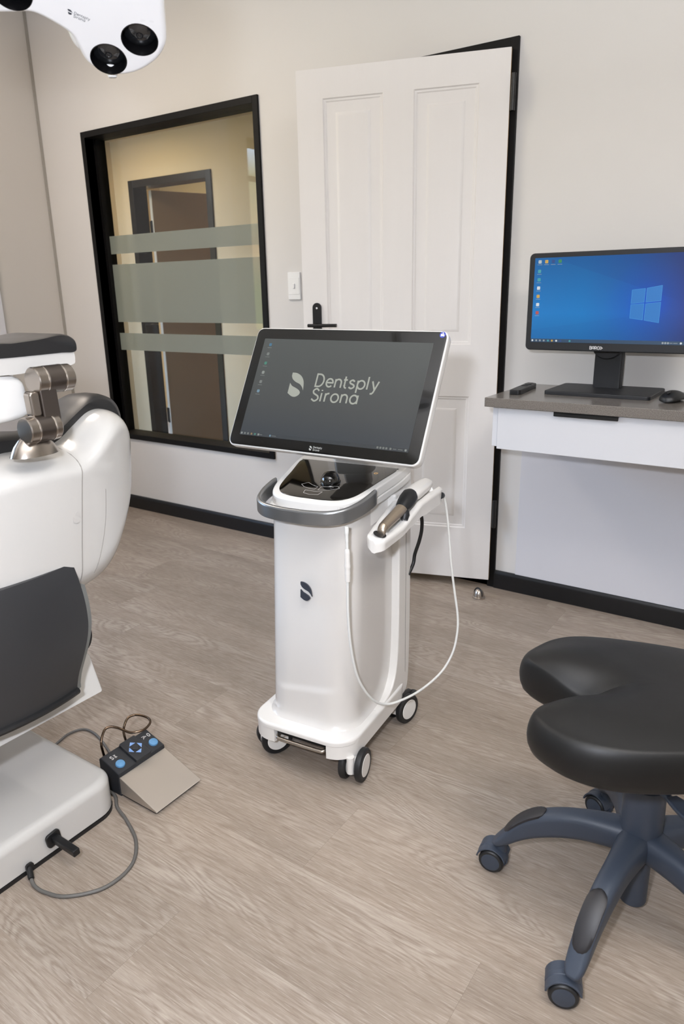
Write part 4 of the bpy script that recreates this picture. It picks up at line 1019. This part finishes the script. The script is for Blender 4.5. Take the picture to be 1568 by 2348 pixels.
# five legs, each with a castor
LZ = [(.02, .150, .213, .034), (.06, .150, .212, .029), (.11, .146, .207, .0235), (.16, .134, .196, .0215), (.205, .116, .177, .0205), (.235, .098, .155, .02), (.258, .080, .128, .0195), (.274, .070, .104, .0185), (.286, .0685, .086, .015), (.293, .071, .076, .008)]
def leg(ang, src=None):
    A_ = RZ(ang); rings = []
    n = len(LZ)
    L = catmull([(a, b, c) for a, b, c, d in LZ], 5); Wd = catmull([(d, 0, 0) for *_, d in LZ], 5)
    for p, w in zip(L, Wd):
        hh = max(.004, p.z - p.y); ww = max(.004, w.x)
        rings.append([(p.x, u_, (p.y + p.z) / 2 + v_) for u_, v_ in rrect(2 * ww, hh, min(ww, hh / 2) * .75, 4)])
    l = MB().loft(rings, M=A_).build('leg', SLATE, st, sharp=60, wn=False)
    # black foot pad on top
    rg = []
    for i in range(13):
        t = .5 - .5 * cos(pi * i / 12); r = .184 + .086 * t
        zz = [q for q in L]; k = min(range(len(L)), key=lambda j: abs(L[j].x - r)); 
        k2 = min(k + 1, len(L) - 1) if L[k].x < r else k; k1 = k2 - 1; f = (r - L[k1].x) / max(1e-6, L[k2].x - L[k1].x)
        ztop = L[k1].z + (L[k2].z - L[k1].z) * f
        w = .0175 * (1 - abs(2 * t - 1) ** 5) ** .5 + .0012
        rg.append([(r, -w, ztop - .006), (r, -w, ztop - .0005), (r, -w * .7, ztop + .0022), (r, 0, ztop + .003), (r, w * .7, ztop + .0022), (r, w, ztop - .0005), (r, w, ztop - .006)])
    MB().loft(rg, M=A_).build('foot_pad', PADB, l, sharp=60, wn=False)
    return l
def castor(ang, rot):
    M0 = RZ(ang) @ T(.276, 0, 0) @ RZ(rot - ang) @ T(0, .004, 0)
    m = MB()
    # hood over the wheels, stem
    hood = [(.034 * cos(radians(a)) - .016, .029 + .034 * sin(radians(a))) for a in range(-10, 171, 12)] + [(-.036, .030), (-.020, .028), (-.018, .012), (.010, .012)]
    m.prism(hood, -.0065, .0065, M=M0 @ Matrix(((1, 0, 0, 0), (0, 0, 1, 0), (0, 1, 0, 0), (0, 0, 0, 1))), b=.002, b0=.002)
    arcp = [(.0335 * cos(radians(a)) - .016, .0285 + .0335 * sin(radians(a))) for a in range(15, 172, 12)]; inn = [(.0300 * cos(radians(a)) - .016, .0285 + .0300 * sin(radians(a))) for a in range(171, 14, -12)]
    m.prism(arcp + inn, -.0240, .0240, M=M0 @ Matrix(((1, 0, 0, 0), (0, 0, 1, 0), (0, 1, 0, 0), (0, 0, 0, 1))), b=.0008, b0=.0008)
    m.cyl(M0 @ V3((0, 0, .045)), M0 @ V3((0, 0, .080)), .0125, 20, b=.002)
    cs = m.build('castor', SLATE, st, sharp=40)
    for s in (-1, 1):
        W = M0 @ T(-.016, s * .0160, .0275) @ RX(90)
        m = MB(); m.lathe([(.018, -.0085), (.0245, -.0085), (.0270, -.006), (.0275, -.004), (.0275, .004), (.0270, .006), (.0245, .0085), (.018, .0085), (.018, -.0085)], 32, M=W); m.build('wheel', TYRE, cs)
        m = MB(); m.lathe([(0, -.0092), (.0195, -.0092), (.0215, -.0078), (.0215, .0078), (.0195, .0092), (0, .0092)], 32, M=W); m.build('wheel_cap', SLATE, cs)
for ang, rot in ((190.2, 7), (262, 18), (116.5, -20), (333.2, 30), (45.2, 12)):
    leg(ang); castor(ang, rot)
# ------------------------------------------------------------------ lights
def area(name, loc, rot, sx, sy, power, col=(1, 1, 1), spread=None):
    l = bpy.data.lights.new(name, 'AREA'); l.shape = 'RECTANGLE'; l.size = sx; l.size_y = sy; l.energy = power; l.color = col
    if spread: l.spread = radians(spread)
    o = bpy.data.objects.new(name, l); COL.objects.link(o); o.location = loc; o.rotation_euler = [radians(a) for a in rot]; return o
area('ceiling_panel_light', (-3.0, 1.35, ZC - .02), (0, 0, 0), .6, .6, 29, (1, .87, .75))
area('ceiling_panel_light', (.5, .6, ZC - .02), (0, 0, 0), .6, .6, 24, (1, .94, .88))
# flash head tipped up at the white ceiling
area('flash_bounce', (-.2, .05, 1.9), (180, 0, 0), .3, .3, 88, (.95, .98, 1.05))
area('hall_light', (-4.3, 3.2, 2.32), (0, 0, 0), .5, .3, 10, (1, .82, .58))
area('far_room_light', (-4.2, 4.9, 2.32), (0, 0, 0), .4, .4, 20, (1, .8, .55))
# camera flash with a small diffuser, left of the camera
fl = area('camera_flash', (-.11, -.13, 1.40), (0, 0, 0), .09, .06, 25, (.92, .965, 1.08))
fl.rotation_euler = V3((-.66, .66, -.42)).to_track_quat('-Z', 'Y').to_euler()
# daylight: sky through the window
W = bpy.data.worlds.new('sky'); SC.world = W; W.use_nodes = True
nt = W.node_tree; nt.nodes.clear()
o_ = nt.nodes.new('ShaderNodeOutputWorld'); bg = nt.nodes.new('ShaderNodeBackground'); tc = nt.nodes.new('ShaderNodeTexCoord')
sp = nt.nodes.new('ShaderNodeSeparateXYZ'); rp = nt.nodes.new('ShaderNodeValToRGB')
nt.links.new(tc.outputs['Generated'], sp.inputs[0]); nt.links.new(sp.outputs['Z'], rp.inputs[0])
e = rp.color_ramp.elements
e[0].position = .0; e[0].color = (.16, .17, .07, 1); e[1].position = .05; e[1].color = (.3, .2, .12, 1)
for p, c in ((.14, (.25, .28, .2, 1)), (.17, (.55, .72, 1, 1)), (.6, (.36, .58, 1, 1))):
    q = e.new(p); q.color = c
bg.inputs['Strength'].default_value = 11.0
nt.links.new(rp.outputs[0], bg.inputs[0]); nt.links.new(bg.outputs[0], o_.inputs[0])
pl = area('window_portal', (XL - .16, (LWIN[0] + LWIN[1]) / 2, (LWIN[2] + LWIN[3]) / 2), (0, -90, 0), LWIN[3] - LWIN[2], LWIN[1] - LWIN[0], 1)
pl.data.cycles.is_portal = True
# ------------------------------------------------------------------ camera
cam = bpy.data.cameras.new('camera'); co = bpy.data.objects.new('camera', cam); COL.objects.link(co)
cam.sensor_fit = 'VERTICAL'; cam.sensor_height = 36; cam.lens = 36 * 1645.104 / 2348
yaw, pit, rol = .606707, -.2996224, -.01996338
r = V3((cos(yaw), sin(yaw), 0)); f0 = V3((-sin(yaw), cos(yaw), 0)); u0 = V3((0, 0, 1))
f = f0 * cos(pit) + u0 * sin(pit); u = u0 * cos(pit) - f0 * sin(pit)
r2 = r * cos(rol) + u * sin(rol); u2 = u * cos(rol) - r * sin(rol)
mw = Matrix((r2, u2, -f)).transposed().to_4x4(); mw.translation = V3((0, 0, 1.24872)); co.matrix_world = mw
cam.dof.use_dof = True; cam.dof.focus_distance = 1.85; cam.dof.aperture_fstop = 6.3
cam.clip_start = .02
SC.camera = co
SC.view_settings.view_transform = 'Standard'; SC.view_settings.look = 'None'; SC.view_settings.gamma = 1; SC.view_settings.exposure = 0
SC.view_settings.use_curve_mapping = False
SC.cycles.max_bounces = 10; SC.cycles.transparent_max_bounces = 12; SC.cycles.sample_clamp_indirect = 6; SC.cycles.use_denoising = True
SC.cycles.caustics_reflective = False; SC.cycles.caustics_refractive = False
